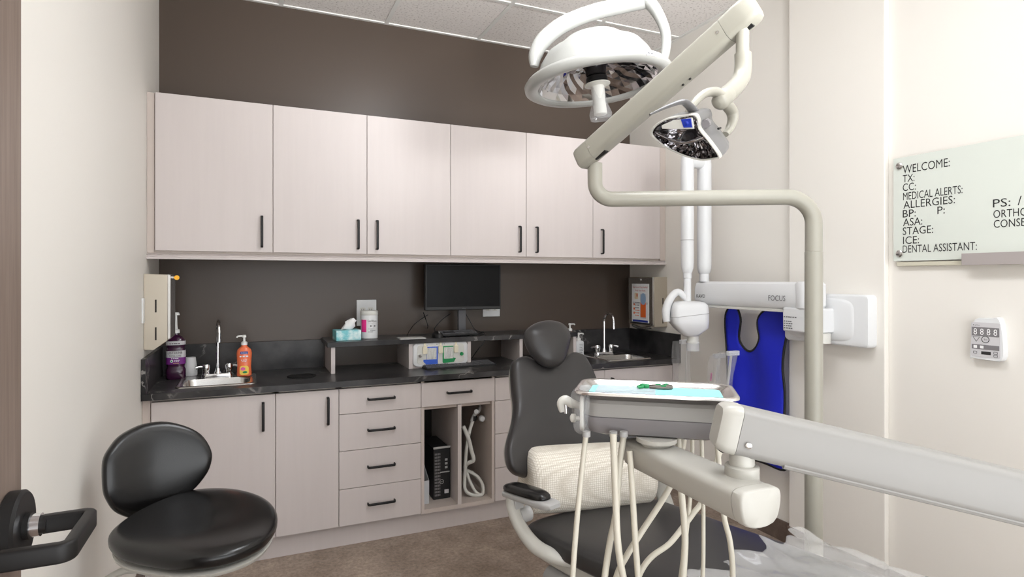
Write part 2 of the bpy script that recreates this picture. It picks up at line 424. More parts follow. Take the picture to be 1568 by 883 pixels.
# ceiling lamps (above and behind the view)
for i, (x, y, lab) in enumerate(((1.075, 1.31, 'flush white ceiling light panel above the dental chair'), (1.075, -.75, 'flush white ceiling light panel near the doorway'))):
    t = thing('ceiling_light', lab, 'light', (x, y, ZC), group='flush ceiling light panels')
    bm = B(); a, b = .295, .6
    for s in ((-a, -b, a, -b+.03), (-a, b-.03, a, b), (-a, -b+.03, -a+.03, b-.03), (a-.03, -b+.03, a, b-.03)):
        box(bm, (x+s[0], y+s[1], ZC-.014), (x+s[2], y+s[3], ZC-.0066))
    obj('frame', bm, M['frame'], t, bevel=.002)
    obj('diffuser', box(B(), (x-a+.03, y-b+.03, ZC-.012), (x+a-.03, y+b-.03, ZC-.0068)), M['diff'], t, smooth=False)

# ------------------------------------------------------------------ cabinets
def pull(x, y, z, L, vertical, door, out=.026):
    """Black bar pull standing off a front that faces -Y."""
    bm = B(); d = Vector((0, 0, 1)) if vertical else Vector((1, 0, 0)); c = Vector((x, y, z)); o = Vector((0, -1, 0))
    pts = fillet([c - d*L/2, c - d*L/2 + o*out, c + d*L/2 + o*out, c + d*L/2], .009, 5)
    rings = []
    for i, P in enumerate(pts):
        t = (pts[min(i+1, len(pts)-1)] - pts[max(i-1, 0)]).normalized(); s = t.cross(d.cross(o)).normalized(); w = d.cross(o)
        rings.append([P + s*a + w*b for a, b in rrect(.004, .0065, .003, 3)])
    return obj('handle', loft(bm, rings), M['hand'], door, label='black bar pull')
YK = YB - .003
G = .0014
YU = 3.285                       # upper door fronts
uz0, uz1 = 1.537, 2.297
ux = [Xp(p, YU) for p in (237, 418, 562, 690, 806, 908, 1011)]
HXU = {0: Xp(401, YU), 1: Xp(548, YU), 2: Xp(577, YU), 3: Xp(795, YU), 4: Xp(821, YU), 5: Xp(921, YU)}
ulab = ['single door wall cabinet at the left end against the white wall',
        'double door wall cabinet second from the left above the tissue box',
        'double door wall cabinet above and right of the monitor',
        'single door wall cabinet at the right end beside the right wall']
for n, ds in enumerate(((0,), (1, 2), (3, 4), (5,))):
    a, b = ux[ds[0]], ux[ds[-1]+1]
    t = thing('wall_cabinet', ulab[n], 'cabinet', ((a+b)/2, (YU+YK)/2, uz0), group='wall cabinets above the counter')
    ca, cb = (XL + .001 if n == 0 else a), (XR - .001 if n == 3 else b)
    bm = B(); box(bm, (ca, YU+.022, uz0-.012), (cb, YK, uz1))
    obj('carcass', bm, M['cabside'], t, bevel=.001)
    if n == 0: obj('filler_strip', box(B(), (ca, YU+.016, uz0-.01), (a-.004, YU+.03, uz1)), M['cabside'], t)
    if n == 3: obj('filler_strip', box(B(), (b+.004, YU+.006, uz0-.01), (cb, YU+.03, uz1)), M['cabside'], t)
    for d in ds:
        do = obj('door', box(B(), (ux[d]+G, YU, uz0), (ux[d+1]-G, YU+.019, uz1)), M['cab'], t, bevel=.0012)
        pull(HXU[d], YU, uz0+.105, .155, True, do)
    bm = B()
    box(bm, (a+G, YU+.0195, uz0+.001), (b-G, YU+.0215, uz1-.001)); obj('gap_shade', bm, M['gap'], t, smooth=False)  # dark sheet behind the doors, standing in for shade in the gaps
fr = Fr((0, 0, 0), (0, 1, 0), (0, 0, 1), (1, 0, 0))
prof = [(YU+.012, 1.524), (YU+.03, 1.524), (YU+.03, 1.497), (YU-.004, 1.497), (YU-.004, 1.507), (YU+.006, 1.510), (YU+.006, 1.515), (YU+.001, 1.518)]
tag(obj('light_rail', prism(B(), prof, fr, XL+.001, XR-.001), M['cab'], smooth=False, loc=(1.06, YU+.013, 1.51)), 'long grey beige moulding running beneath the wall cabinets', 'moulding')

YD = 3.155                       # lower door fronts
z0, z1, ZT = .118, .832, .875
KY = 3.20
bx = [Xp(p, YD) for p in (231, 422, 519, 645, 758)]
bx += [bx[4] + .435, Xp(926, YD), XR - .05]
blab = ['wide single door base cabinet under the left sink', 'narrow single door base cabinet left of the drawers', 'four drawer base cabinet left of the open bays',
        'base cabinet with one drawer over two open bays', 'four drawer base cabinet partly behind the dental chair', 'double door base cabinet under the right sink']
spans = [(bx[0], bx[1]), (bx[1], bx[2]), (bx[2], bx[3]), (bx[3], bx[4]), (bx[4], bx[5]), (bx[5], bx[7])]
def front(name, x0, x1, za, zb, t): return obj(name, box(B(), (x0+G, YD, za+G), (x1-G, YD+.019, zb-G)), M['cab'], t, bevel=.0012)
dz = [z0, .31, .507, .698, z1]
for n, (a, b) in enumerate(spans):
    t = thing('base_cabinet', blab[n], 'cabinet', ((a+b)/2, (YD+YK)/2, 0), group='base cabinets under the counter')
    ca, cb = (XL + .001 if n == 0 else a), (XR - .001 if n == 5 else b)
    bm = B()
    if n != 3:
        # open-topped box: sinks hang down into it
        box(bm, (ca, YD+.022, z0-.002), (cb, YD+.04, .84)); box(bm, (ca, YK-.012, z0-.002), (cb, YK, .84))
        box(bm, (ca, YD+.022, z0-.002), (ca+.016, YK, .84)); box(bm, (cb-.016, YD+.022, z0-.002), (cb, YK, .84)); box(bm, (ca, YD+.022, z0-.002), (cb, YK, z0+.016))
        obj('carcass', bm, M['cabside'], t)
        obj('gap_shade', box(B(), (a+G, YD+.0195, z0), (b-G, YD+.0215, z1)), M['gap'], t, smooth=False)  # dark sheet again, paints the shade between doors and drawers
    else:
        box(bm, (a+.001, YD+.004, z0-.004), (a+.018, YK, .84)); box(bm, (b-.018, YD+.004, z0-.004), (b-.001, YK, .84))
        box(bm, (a+.018, YD+.004, z0-.004), (b-.018, YK, z0+.018))
        obj('void_shade', box(B(), (a+.018, YK-.016, z0+.018), (b-.018, YK, .68)), M['gap'], t, label='dark sheet standing in for the unlit open back')  # dark colour stands in for the black void behind the bays
        box(bm, (a+.018, YD+.022, .68), (b-.018, YK, .698))
        obj('carcass', bm, M['cabside'], t)
        mx = Xp(703, YD) + .004
        obj('divider', box(B(), (mx-.011, YD+.002, z0+.018), (mx+.011, YK-.02, .695)), M['cab'], t, bevel=.001)
    obj('toe_kick', box(B(), (ca, KY, 0), (cb, KY+.018, z0-.004)), M['cab'], t)
    if n == 0: obj('filler_strip', box(B(), (ca, YD+.012, z0), (a-.004, YD+.03, .84)), M['cabside'], t)
    if n == 5: obj('filler_strip', box(B(), (b+.002, YD+.002, z0), (cb, YD+.03, .84)), M['cab'], t)
    if n == 0: pull(Xp(403, YD), YD, .725, .135, True, front('door', a, b, z0, z1, t))
    elif n == 1: pull(Xp(502, YD), YD, .725, .135, True, front('door', a, b, z0, z1, t))
    elif n == 2:
        for k in range(4): pull((a+b)/2, YD, (dz[k]+dz[k+1])/2 + .004, .14, False, front('drawer', a, b, dz[k], dz[k+1], t))
    elif n == 3:
        pull((a+b)/2, YD, (dz[3]+dz[4])/2 + .004, .14, False, front('drawer', a, b, dz[3], dz[4], t))
    elif n == 4:
        for k in range(4): pull((a+b)/2, YD, (dz[k]+dz[k+1])/2 + .004, .14, False, front('drawer', a, b, dz[k], dz[k+1], t))
    else:
        m_ = bx[6]
        pull(a+.05, YD, .71, .135, True, front('door', a, m_, z0, z1, t)); pull(m_+.05, YD, .71, .135, True, front('door', m_, b, z0, z1, t))

# ------------------------------------------------------------------ countertop, with real sink openings
YC = 3.13
S1 = (-.315, -.01, 3.255, 3.475)     # basins: x0, x1, y0, y1
S2 = (2.10, 2.40, 3.225, 3.435)
ct = thing('countertop', 'long black stone-look counter running wall to wall with backsplash', 'countertop', (1.06, 3.42, .845))
xs = [XL+.001, S1[0], S1[1], S2[0], S2[1], XR-.001]
bm = B()
for i in range(5):
    a, b = xs[i], xs[i+1]
    if i in (1, 3):
        S = S1 if i == 1 else S2
        box(bm, (a, YC, .845), (b, S[2], ZT)); box(bm, (a, S[3], .845), (b, YK, ZT))
    else: box(bm, (a, YC, .845), (b, YK, ZT))
bmesh.ops.remove_doubles(bm, verts=bm.verts, dist=1e-5)
obj('slab', bm, M['stone'], ct, smooth=False)
ZS = 1.05
sx0 = Xp(506, 3.35)
bm = B(); box(bm, (XL+.001, YK-.018, ZT), (sx0+.0, YK, ZS-.01)); obj('backsplash', bm, M['stone'], ct, bevel=.001)
obj('side_splash', box(B(), (XL+.001, YC, ZT), (XL+.019, YK-.018, ZS-.015)), M['stone'], ct, bevel=.001)
obj('side_splash', box(B(), (XR-.019, YC, ZT), (XR-.001, YK-.018, ZS-.015)), M['stone'], ct, bevel=.001)
wc = aZ(462, 576, ZT)
bm = lathe(B(), [(.068, 0), (.075, .0005), (.075, .004), (.07, .0055), (.058, .005), (.055, .002), (.03, .0012), (.012, .0011), (.004, .001)], (wc.x, wc.y, ZT), n=36)
obj('waste_opening', bm, M['rubber'], ct, label='round black waste opening with rubber flaps')

# raised shelf on the counter
SYF = 3.40
sx1 = 1.96
sh = thing('monitor_shelf', 'raised black topped shelf on cream panels across the counter', 'shelf', ((sx0+sx1)/2, (SYF+YK)/2, ZT))
obj('shelf_top', box(B(), (sx0-.012, SYF-.012, ZS-.028), (sx1, YK-.001, ZS)), M['stone'], sh, bevel=.001)
for px in (511, 629, 718.5, 798):
    x = Xp(px, SYF) if px != 511 else sx0 + .02
    obj('support_panel', box(B(), (x-.011, SYF, ZT), (x+.011, YK-.002, ZS-.028)), M['cab'], sh, bevel=.0008)
obj('support_panel', box(B(), (sx1-.026, SYF, ZT), (sx1-.004, YK-.002, ZS-.028)), M['cab'], sh, bevel=.0008)
fx0, fx1 = Xp(629, SYF) + .011, Xp(718.5, SYF) - .011
obj('front_panel', box(B(), (fx0, SYF+.012, ZT), (fx1, SYF+.028, ZS-.028)), M['cab'], sh)
bm = B(); box(bm, (sx1, YK-.018, ZT), (XR-.019, YK, ZS-.015)); obj('backsplash', bm, M['stone'], ct, bevel=.001)

# ------------------------------------------------------------------ sinks and faucets
def sink(name, S, ry, lab):
    cx, cy = (S[0]+S[1])/2, (S[2]+S[3])/2; a, b = (S[1]-S[0])/2, (S[3]-S[2])/2
    t = thing(name, lab, 'sink', (cx, cy, ZT), group='steel drop-in sinks')
    z = Vector((0, 0, 1)); bm = B()
    def ring(a, b, r, dz, dy=0): return [Vector((cx+u, cy+dy+v, ZT+dz)) for u, v in rrect(a, b, r, 6)]
    dy = ry / 2
    rings = [ring(a+.028, b+.028+dy, .03, .0005, dy), ring(a+.026, b+.026+dy, .03, .005, dy), ring(a+.018, b+.018+dy, .028, .007, dy), ring(a+.006, b+.006, .04, .004), ring(a-.001, b-.001, .045, .003),
             ring(a-.005, b-.005, .045, -.01), ring(a-.012, b-.012, .05, -.12), ring(a-.03, b-.03, .05, -.14), ring(.04, .04, .039, -.146), ring(.022, .022, .0219, -.15)]
    obj('basin', loft(bm, rings, False, True), M['steel'], t, angle=60)
    obj('drain', lathe(B(), [(.03, -.149), (.03, -.144), (.024, -.1435), (.02, -.147), (.002, -.1475)], (cx, cy, ZT), n=20), M['chrome'], t)
    return t
def faucet(c, lab, h, reach, dirx, diry):
    t = thing('faucet', lab, 'faucet', c, group='chrome gooseneck faucets')
    x, y, z = c
    fr = Fr((x, y, z), (1, 0, 0), (0, 1, 0))
    bm = loft(B(), [[fr.p(u*s, v*s, w) for u, v in rrect(.078, .026, .024, 6)] for s, w in ((1, 0), (1, .008), (.93, .016), (.9, .017))])
    obj('deck_plate', bm, M['chrome'], t)
    d = Vector((dirx, diry, 0)).normalized(); top = Vector((x, y, z + h))
    rad = reach / 2
    pts = [Vector((x, y, z+.015)), Vector((x, y, z+h-rad-.02)), Vector((x, y, z+h-rad))]
    for k in range(1, 9): a = math.pi * k / 9; pts.append(Vector((x, y, z+h-rad)) + d*(rad - rad*math.cos(a)) + Vector((0, 0, rad*math.sin(a))))
    pts += [Vector((x, y, z+h-rad)) + d*reach, Vector((x, y, z+h-rad-.03)) + d*reach]
    obj('spout', tube(B(), pts, .0085, 14, 3), M['chrome'], t)
    e = pts[-1]; obj('aerator', cyl(B(), e, e - Vector((0, 0, .018)), .0105), M['chrome'], t)
    obj('spout_collar', lathe(B(), [(.019, .015), (.019, .022), (.013, .03), (.0125, .045)], (x, y, z), n=20), M['chrome'], t)
    for s in (-1, 1):
        k = obj('tap_handle', lathe(B(), [(.018, .014), (.017, .03), (.0195, .034), (.021, .058), (.017, .066), (.006, .068)], (x+s*.055, y, z), n=20), M['chrome'], t)
        obj('lever', tube(B(), [(x+s*.06, y, z+.052), (x+s*.085, y-.006, z+.056), (x+s*.105, y-.012, z+.05)], [.006, .0065, .009], 10), M['chrome'], k)
    return t
sink('sink', S1, .07, 'stainless steel sink set into the left end of the counter')
sink('sink', S2, .07, 'stainless steel sink set into the right end of the counter')
p = aZ(333, 577, ZT+.006); faucet((p.x, 3.53, ZT+.0055), 'chrome gooseneck faucet behind the left sink beside the paper cups', .30, .12, .1, -1)
faucet((2.225, 3.485, ZT+.0055), 'chrome gooseneck faucet behind the right sink', .285, .11, .05, -1)

# ------------------------------------------------------------------ bottles, cups on the counter
def ring_at(c, a, b, z, p=3, n=28): return [Vector((c[0]+u, c[1]+v, z)) for u, v in sup(a, b, p, n)]
p = aZ(269, 580, ZT)
bx_, by_ = p.x, p.y + .012
t = thing('mouthwash_bottle', 'purple mouthwash bottle with pump beside the left sink', 'bottle', (bx_, by_, ZT))
c = (bx_, by_); Zb = ZT
obj('body', loft(B(), [ring_at(c, a, b, Zb+h) for a, b, h in ((.042,.032,0),(.047,.036,.006),(.047,.036,.05),(.042,.031,.062),(.042,.031,.07),(.045,.034,.08),(.045,.034,.15),(.042,.031,.158),(.042,.031,.17),(.045,.033,.178),(.044,.032,.2),(.03,.024,.222),(.014,.014,.232),(.014,.014,.24))]), M['purple'], t)
obj('neck_label', loft(B(), [ring_at(c, .0455, .0335, Zb+h) for h in (.18, .2)], False, False), M['silverlabel'], t)
obj('front_label', loft(B(), [ring_at(c, .0457, .0346, Zb+h) for h in (.115, .15)], False, False), M['silverlabel'], t)
obj('lower_label', loft(B(), [ring_at(c, .0456, .0345, Zb+h) for h in (.08, .115)], False, False), M['plabel'], t)
lf = Fr((bx_-.02, by_-.037, Zb), (.985, -.15, 0), (0, 0, 1))
lf = Fr((bx_, by_-.0346, Zb), (1, 0, 0), (0, 0, 1))
lettering('LISTERINE', lf, -.033, .134, .012, M['text'], t, .066); lettering('TOTAL CARE', lf, -.028, .12, .008, M['text'], t, .056)
rule(lf, -.026, .109, .004, .004, M['wtext'], t) if False else rule(lf, -.018, .1085, .036, .004, M['wtext'], t)
obj('green_seal', prism(B(), [(a-.016, b+.097) for a, b in sup(.007, .007, 2, 20)], lf, .0002, .0012), M['paper'], t); obj('seal_centre', prism(B(), [(a-.016, b+.097) for a, b in sup(.004, .004, 2, 16)], lf, .001, .0018), M['green'], t)
rule(lf, -.004, .099, .026, .003, M['wtext'], t); rule(lf, -.004, .093, .022, .003, M['wtext'], t); rule(lf, -.008, .084, .026, .003, M['yellow'], t)
rule(lf, -.026, .186, .05, .004, M['purple'], t)
obj('pump', lathe(B(), [(.018, .24), (.018, .258), (.009, .262), (.007, .285), (.006, .33), (.005, .335)], (bx_, by_, Zb), n=18), M['clearp'], t, label='pale pump')
bm = cyl(B(), (bx_, by_, Zb+.335), (bx_, by_, Zb+.349), .019, .014); tube(bm, [(bx_, by_, Zb+.342), (bx_-.03, by_-.01, Zb+.34)], .006, 8, 1); obj('pump_head', bm, M['clearp'], t)

cp = aZ(292, 574, ZT)
cg = 'paper cups beside the left sink'
def cup_mesh():
    return lathe(B(), [(.024, 0), (.032, .06), (.034, .0605), (.034, .058), (.031, .057), (.023, .003)], (0, 0, 0), n=24)
for k in range(6):
    o = obj('paper_cup', cup_mesh(), M['paper'], local=True); o.rotation_euler.x = math.pi
    o.location = (cp.x, cp.y, ZT + .0606 + k * .0075)
    tag(o, 'white paper cup in the upside-down stack by the left faucet, ' + ['bottom one', 'second from the bottom', 'third from the bottom', 'third from the top', 'second from the top', 'top one'][k], 'cup', cg)

def pump_bottle(c, kind, lab, dirx=-1):
    x, y, z = c
    t = thing('soap_bottle' if kind == 'o' else 'sanitizer_bottle', lab, 'bottle', c, group='orange soap bottles' if kind == 'o' else None)
    if kind == 'o':
        prof = ((.034,.022,0),(.037,.025,.005),(.034,.023,.05),(.036,.024,.09),(.038,.025,.12),(.034,.023,.14),(.02,.018,.154),(.0145,.0145,.158),(.0145,.0145,.165))
        obj('body', loft(B(), [ring_at((x, y), a, b, z+h, 2.4) for a, b, h in prof]), M['orange'], t)
        f = Fr((x, y-.0262, z), (1, 0, 0), (0, 0, 1))
        obj('brand_label', prism(B(), [(u, v+.125) for u, v in rrect(.019, .007, .004)], f, -.001, .0005), M['navy'], t)
        lettering('Softsoap', f, -.015, .122, .006, M['wtext'], t, .03, off=.001)
        obj('picture_label', prism(B(), [(u, v+.032) for u, v in rrect(.022, .024, .012)], f, -.0015, .0005), M['yellow'], t)
        obj('picture_fruit', prism(B(), [(u-.006, v+.04) for u, v in sup(.012, .009, 2, 20)], f, 0, .0009), M['hotpink'], t)
        obj('picture_leaf', prism(B(), [(u+.004, v+.022) for u, v in sup(.012, .006, 2, 20)], f, 0, .0011), M['green'], t)
        rule(f, -.022, .103, .044, .006, M['wtext'], t); rule(f, -.015, .085, .03, .0035, M['wtext'], t); rule(f, -.012, .077, .024, .003, M['wtext'], t)
        h0 = .165
    else:
        obj('body', loft(B(), [[Vector((x+u, y+v, z+h)) for u, v in rrect(a, b, .01)] for a, b, h in ((.03,.022,0),(.032,.024,.004),(.032,.024,.09),(.028,.02,.098),(.014,.013,.102))]), M['white'], t)
        f = Fr((x, y-.0242, z), (1, 0, 0), (0, 0, 1))
        for k in range(6): rule(f, -.006, .075-k*.011, .03-.003*(k % 3), .004, M['gtext'], t)
        h0 = .102
    obj('collar', lathe(B(), [(.016, h0), (.016, h0+.014), (.01, h0+.018), (.006, h0+.02), (.005, h0+.045)], (x, y, z), n=18), M['clearp'], t)
    bm = cyl(B(), (x, y, z+h0+.04), (x, y, z+h0+.053), .011, .009); tube(bm, [(x, y, z+h0+.047), (x+dirx*.03, y-.004, z+h0+.047), (x+dirx*.036, y-.004, z+h0+.04)], .0045, 8, 3)
    obj('pump_head', bm, M['clearp'], t)
p = aZ(374, 577, ZT); pump_bottle((p.x, p.y, ZT+.0075), 'o', 'orange soap pump bottle standing at the right of the left sink')
pump_bottle((2.02, 3.60, ZT), 'o', 'orange soap pump bottle half hidden behind the chair headrest', 1)
p = aZ(880, 543, ZT); pump_bottle((2.06, 3.55, ZT), 's', 'white sanitizer pump bottle beside the right sink', 1)

# ------------------------------------------------------------------ things on the shelf
q = aZ(533, 521, ZS); tx, ty = q.x, q.y + .05
t = thing('tissue_box', 'teal and white tissue box at the left end of the shelf', 'tissue box', (tx, ty, ZS), R(4))
bm = B(); T = WM[t.name]; box(bm, (-.07, -.055, 0), (.07, .055, .058), T); obj('carton', bm, M['tissuebox'], t, bevel=.002)
bm = B(); rings = []
for k, (rx, ry, h) in enumerate(((.03,.012,.058),(.034,.02,.07),(.026,.018,.09),(.03,.012,.105),(.014,.006,.118))):
    rings.append([T @ Vector((.012*k*.6 + rx*math.cos(a)*(1+.25*math.sin(3*a+k)), ry*math.sin(a)*(1+.3*math.cos(2*a+k)), h + .006*math.sin(2*a+k))) for a in [2*math.pi*i/20 for i in range(20)]])
obj('tissue', loft(bm, rings), M['paper'], t)
cx = Xp(565.5, ty+.03); cy = ty + .03
t = thing('wipes_canister', 'white wipes canister with pink label beside the tissue box', 'canister', (cx, cy, ZS))
obj('tub', lathe(B(), [(.046, 0), (.049, .003), (.049, .135), (.047, .14)], (cx, cy, ZS), n=40), M['white'], t)
obj('lid', lathe(B(), [(.0495, .138), (.0505, .142), (.0505, .158), (.047, .164), (.02, .1645), (.002, .1645)], (cx, cy, ZS), n=40), M['offwhite'], t)
def wrap(bm, r, z0, z1, a0, a1, n=10):
    vs = [[bm.verts.new((cx + r*math.sin(R(a)), cy - r*math.cos(R(a)), z)) for a in [a0+(a1-a0)*i/n for i in range(n+1)]] for z in (z0, z1)]
    for i in range(n): bm.faces.new((vs[0][i], vs[0][i+1], vs[1][i+1], vs[1][i]))
    return bm
obj('pink_band', wrap(B(), .0494, ZS+.04, ZS+.112, -75, -30), M['pink'], t)
f = Fr((cx, cy-.0494, ZS), (1, -.12, 0), (0, 0, 1))
lettering('CaviWipes', f, -.018, .1, .012, M['text'], t, .05, off=.004)
rule(f, -.014, .09, .042, .003, M['silverlabel'], t, .0032)
for u in (0, .022): obj('printed_mark', prism(B(), [(a+u, b+.076) for a, b in sup(.0045, .0045, 2, 18)], f, .0008, .003), M['gtext'], t)
for k in range(3): rule(f, -.014+.012*(k % 2), .058-.009*k, .03, .003, M['gtext'], t, .0032)
# outlet plates
def outlet(px0, px1, py0, py1, lab):
    a, b = aY(px0, py0, YB), aY(px1, py1, YB); x0, x1, za, zb = a.x, b.x, b.z, a.z
    t = thing('outlet_plate', lab, 'outlet', ((x0+x1)/2, YB, za), group='white wall outlet plates')
    obj('plate', box(B(), (x0, YB-.006, za), (x1, YB, zb)), M['white'], t, bevel=.002)
    for i in (0, 1):
        cxx = x0 + (x1-x0)*(.3+.4*i); f = Fr((cxx, YB-.006, (za+zb)/2), (1, 0, 0), (0, 0, 1), (0, -1, 0))
        s = obj('socket', prism(B(), rrect(.0165, .033, .006), f, 0, .0015), M['offwhite'], t)
        bm = B()
        for v in (-.018, .018):
            for u in (-.006, .006): prism(bm, [(u-.0012, v-.002), (u+.0012, v-.002), (u+.0012, v+.007), (u-.0012, v+.007)], f, .0012, .002)
            prism(bm, [(u*.0027, v-.008+w*.0027) for u, w in sup(1, 1, 2, 10)], f, .0012, .002)
        obj('slots', bm, M['gap'], s, smooth=False)
outlet(546, 576, 459, 498, 'white double outlet plate on the brown wall behind the wipes canister')
outlet(739, 765, 452, 484, 'white double outlet plate on the brown wall below the monitor')

# monitor
YM = 3.54
a, b = aY(651, 404, YM), aY(767, 473, YM); mx0, mx1 = a.x, b.x
mzb, mzt = aY(651, 475.5, YM).z, 1.493
t = thing('monitor', 'black flat monitor on a stand in the middle of the shelf', 'monitor', ((mx0+mx1)/2, YM, ZS))
mc = (mx0+mx1)/2
obj('housing', box(B(), (mx0, YM, mzb), (mx1, YM+.035, mzt)), M['black'], t, bevel=.004)
obj('screen', box(B(), (mx0+.009, YM-.001, mzb+.02), (mx1-.009, YM+.004, mzt-.008)), M['screen'], t, smooth=False)
f = Fr((mc, YM-.0003, mzb), (1, 0, 0), (0, 0, 1), (0, -1, 0)); lettering('DELL', f, -.012, .006, .007, M['gtext'], t, .024)
obj('stand_neck', box(B(), (mc-.025, YM+.036, ZS+.008), (mc+.025, YM+.06, mzt-.12)), M['key'], t, bevel=.003)
obj('stand_base', loft(B(), [[Vector((mc+u, YM+.03+v, ZS+h)) for u, v in rrect(.11*s, .085*s, .02)] for s, h in ((1, 0), (1, .006), (.97, .009))]), M['black'], t)
# keyboards
def keyboard(fr, w, d, rows, cols, lab, hgt=.018):
    t = thing('keyboard', lab, 'keyboard', fr.O, group='black keyboards')
    pr = [(-d/2, 0), (d/2, 0), (d/2, hgt), (d/2-.01, hgt+.002), (-d/2, .009)]
    f2 = Fr(fr.O, fr.V, fr.N, fr.U)
    obj('case', prism(B(), pr, f2, -w/2, w/2), M['black'], t, bevel=.001)
    sl = (hgt+.002-.009)/d
    kw, kd = w*.97/cols, d*.86/rows
    for r in range(rows):
        bm = B()
        for c_ in range(cols):
            if r == 0 and 3 <= c_ <= 7:
                if c_ != 5: continue
                u0, u1 = -w*.485+3*kw, -w*.485+8*kw
            else: u0 = -w*.485 + c_*kw; u1 = u0 + kw
            v0 = -d*.43 + r*kd; z = .009 + (v0+d/2)*sl
            box(bm, (u0+.0015, v0+.0012, z-.001), (u1-.0015, v0+kd-.0012, z+.005), fr.mat())
        obj('key_row', bm, M['key'], t, smooth=False)
    return t
q0, q1 = aZ(650, 566, ZT), aZ(764, 558, ZT)
kf = Fr((q0+q1)/2 + Vector((-.01, .045, 0)), (q1-q0), (-(q1-q0).y, (q1-q0).x, 0))
kf.O.z = ZT
keyboard(kf, .44, .13, 5, 18, 'black keyboard lying on the counter in front of the shelf')
kx = Xp(706, 3.40)
keyboard(Fr((kx, 3.475, ZS+.0095), (1, .03, 0), (-.03, 1, 0)), .235, .11, 4, 12, 'small black keyboard on the shelf under the monitor')
# mouse, speaker puck, flat pad, cables
q = aZ(662, 514, ZS)
t = thing('mouse', 'black computer mouse on the shelf left of the monitor stand', 'mouse', (q.x, 3.42, ZS))
obj('shell', cushion(B(), [(u, v) for u, v in sup(.031, .055, 2.3, 28)], Fr((q.x, 3.42, ZS+.002), (1, 0, 0), (.2, 1, 0)), .034, .002, n=6), M['black'], t)
obj('scroll_wheel', cyl(B(), (q.x-.004, 3.385, ZS+.031), (q.x+.004, 3.385, ZS+.031), .007, n=14), M['dgrey'], t)
q2 = aZ(683, 514, ZS)
t = thing('speaker', 'small black speaker box beside the mouse', 'speaker', (q2.x, 3.46, ZS))
obj('case', box(B(), (q2.x-.035, 3.43, ZS), (q2.x+.04, 3.49, ZS+.028)), M['black'], t, bevel=.006)
for k in range(3): obj('button', cyl(B(), (q2.x-.02+.02*k, 3.4305, ZS+.014), (q2.x-.02+.02*k, 3.4275, ZS+.014), .005, n=12), M['key'], t)
q3 = aZ(627, 517, ZS)
t = thing('tablet', 'thin pale grey pad lying on the shelf left of the mouse', 'tablet', (q3.x, 3.42, ZS))
obj('slab', loft(B(), [[Vector((q3.x+u, 3.42+v, ZS+h)) for u, v in rrect(.078, .05, .01)] for h in (0, .006)]), M['grey'], t, bevel=.001)
obj('face', loft(B(), [[Vector((q3.x+u, 3.42+v, ZS+h)) for u, v in rrect(.072, .044, .006)] for h in (.005, .0068)]), M['offwhite'], t)
cabs = [[aY(648, 478, 3.66), aY(655, 498, 3.62), aZ(660, 508, ZS+.004)+Vector((0,.1,0)), (q.x+.03, 3.49, ZS+.004), (q.x+.02, 3.46, ZS+.018)],
        [aY(690, 480, 3.66), aY(676, 490, 3.65), aY(665, 505, 3.62), (q2.x, 3.56, ZS+.004), (q2.x, 3.49, ZS+.01)],
        [aY(655, 482, 3.66), aY(637, 494, 3.66), aY(628, 505, 3.62), (q3.x, 3.53, ZS+.004), (q3.x, 3.47, ZS+.004)],
        [aY(712, 478, 3.64), aY(720, 492, 3.62), aY(728, 505, 3.6), aZ(742, 510, ZS+.004), aZ(735, 513, ZS+.004)]]
labs = ['thin black cable curving down to the mouse', 'thin black cable running from the monitor to the small speaker', 'thin black cable looping down to the pale pad', 'thin black cable hanging right of the monitor stand']
for c_, l in zip(cabs, labs):
    c_ = [Vector(v) for v in c_]
    tag(obj('cable', tube(B(), c_, .0028, 8, 8), M['black'], loc=c_[-1]), l, 'cable', 'cables around the monitor')
# keyboard cable down from shelf
c_ = [aY(744, 512, SYF+.03), aY(742, 522, SYF-.016), aY(732, 535, SYF-.02), aZ(719, 553, ZT+.01)]
tag(obj('cable', tube(B(), c_, .0028, 8, 8), M['black'], loc=c_[-1]), 'thin black cable draping from the shelf edge to the counter keyboard', 'cable', 'cables around the monitor')

# gas flow panel on the front of the shelf
f = Fr(((fx0+fx1)/2+.002, SYF+.012, (ZT+ZS-.028)/2+.006), (1, 0, 0), (0, 0, 1), (0, -1, 0))
W2, H2 = (fx1-fx0)/2-.001, .071
t = thing('gas_flow_panel', 'white gas flow panel with blue and green gauges below the shelf', 'control panel', f.p(0, -H2, 0))
obj('plate', loft(B(), [[f.p(u*s, v*s, w_) for u, v in rrect(W2, H2, .03, 6)] for s, w_ in ((1, 0), (1, .01), (.97, .014))]), M['white'], t)
obj('inner_plate', prism(B(), rrect(W2*.86, H2*.8, .02), f, .013, .0155), M['offwhite'], t, bevel=.001)
for s, mm in ((-1, 'bluetrim'), (1, 'green')):
    uo = s*.052 - .006
    up_ = [(-.037,.045),(.037,.045),(.037,-.052),(-.030,-.052),(-.037,-.04)] if s > 0 else [(-.03,.045),(.037,.045),(.037,-.058),(-.034,-.058),(-.05,-.042),(-.05,-.03),(-.03,-.03)]
    if s > 0: up_ = [(-.037,.045),(.03,.045),(.03,-.026),(.046,-.03),(.034,-.052),(-.032,-.056),(-.037,-.05)]
    g = obj('gauge_frame', prism(B(), [(uo+u, v) for u, v in up_], f, .0155, .018), M['bluetrim' if s < 0 else 'green'], t, label=('blue' if s < 0 else 'green') + ' gauge frame')
    obj('gauge_window', prism(B(), [(uo+u, v) for u, v in ((-.029,.038),(.029,.038),(.029,-.03),(-.029,-.03))], f, .018, .0186), M['offwhite'], g)
    for k in range(3): obj('flow_tube', cyl(B(), f.p(s*.052-.006+(k-1)*.017, -.025, .023), f.p(s*.052-.006+(k-1)*.017, .036, .023), .006, n=12), M['glass'], g)
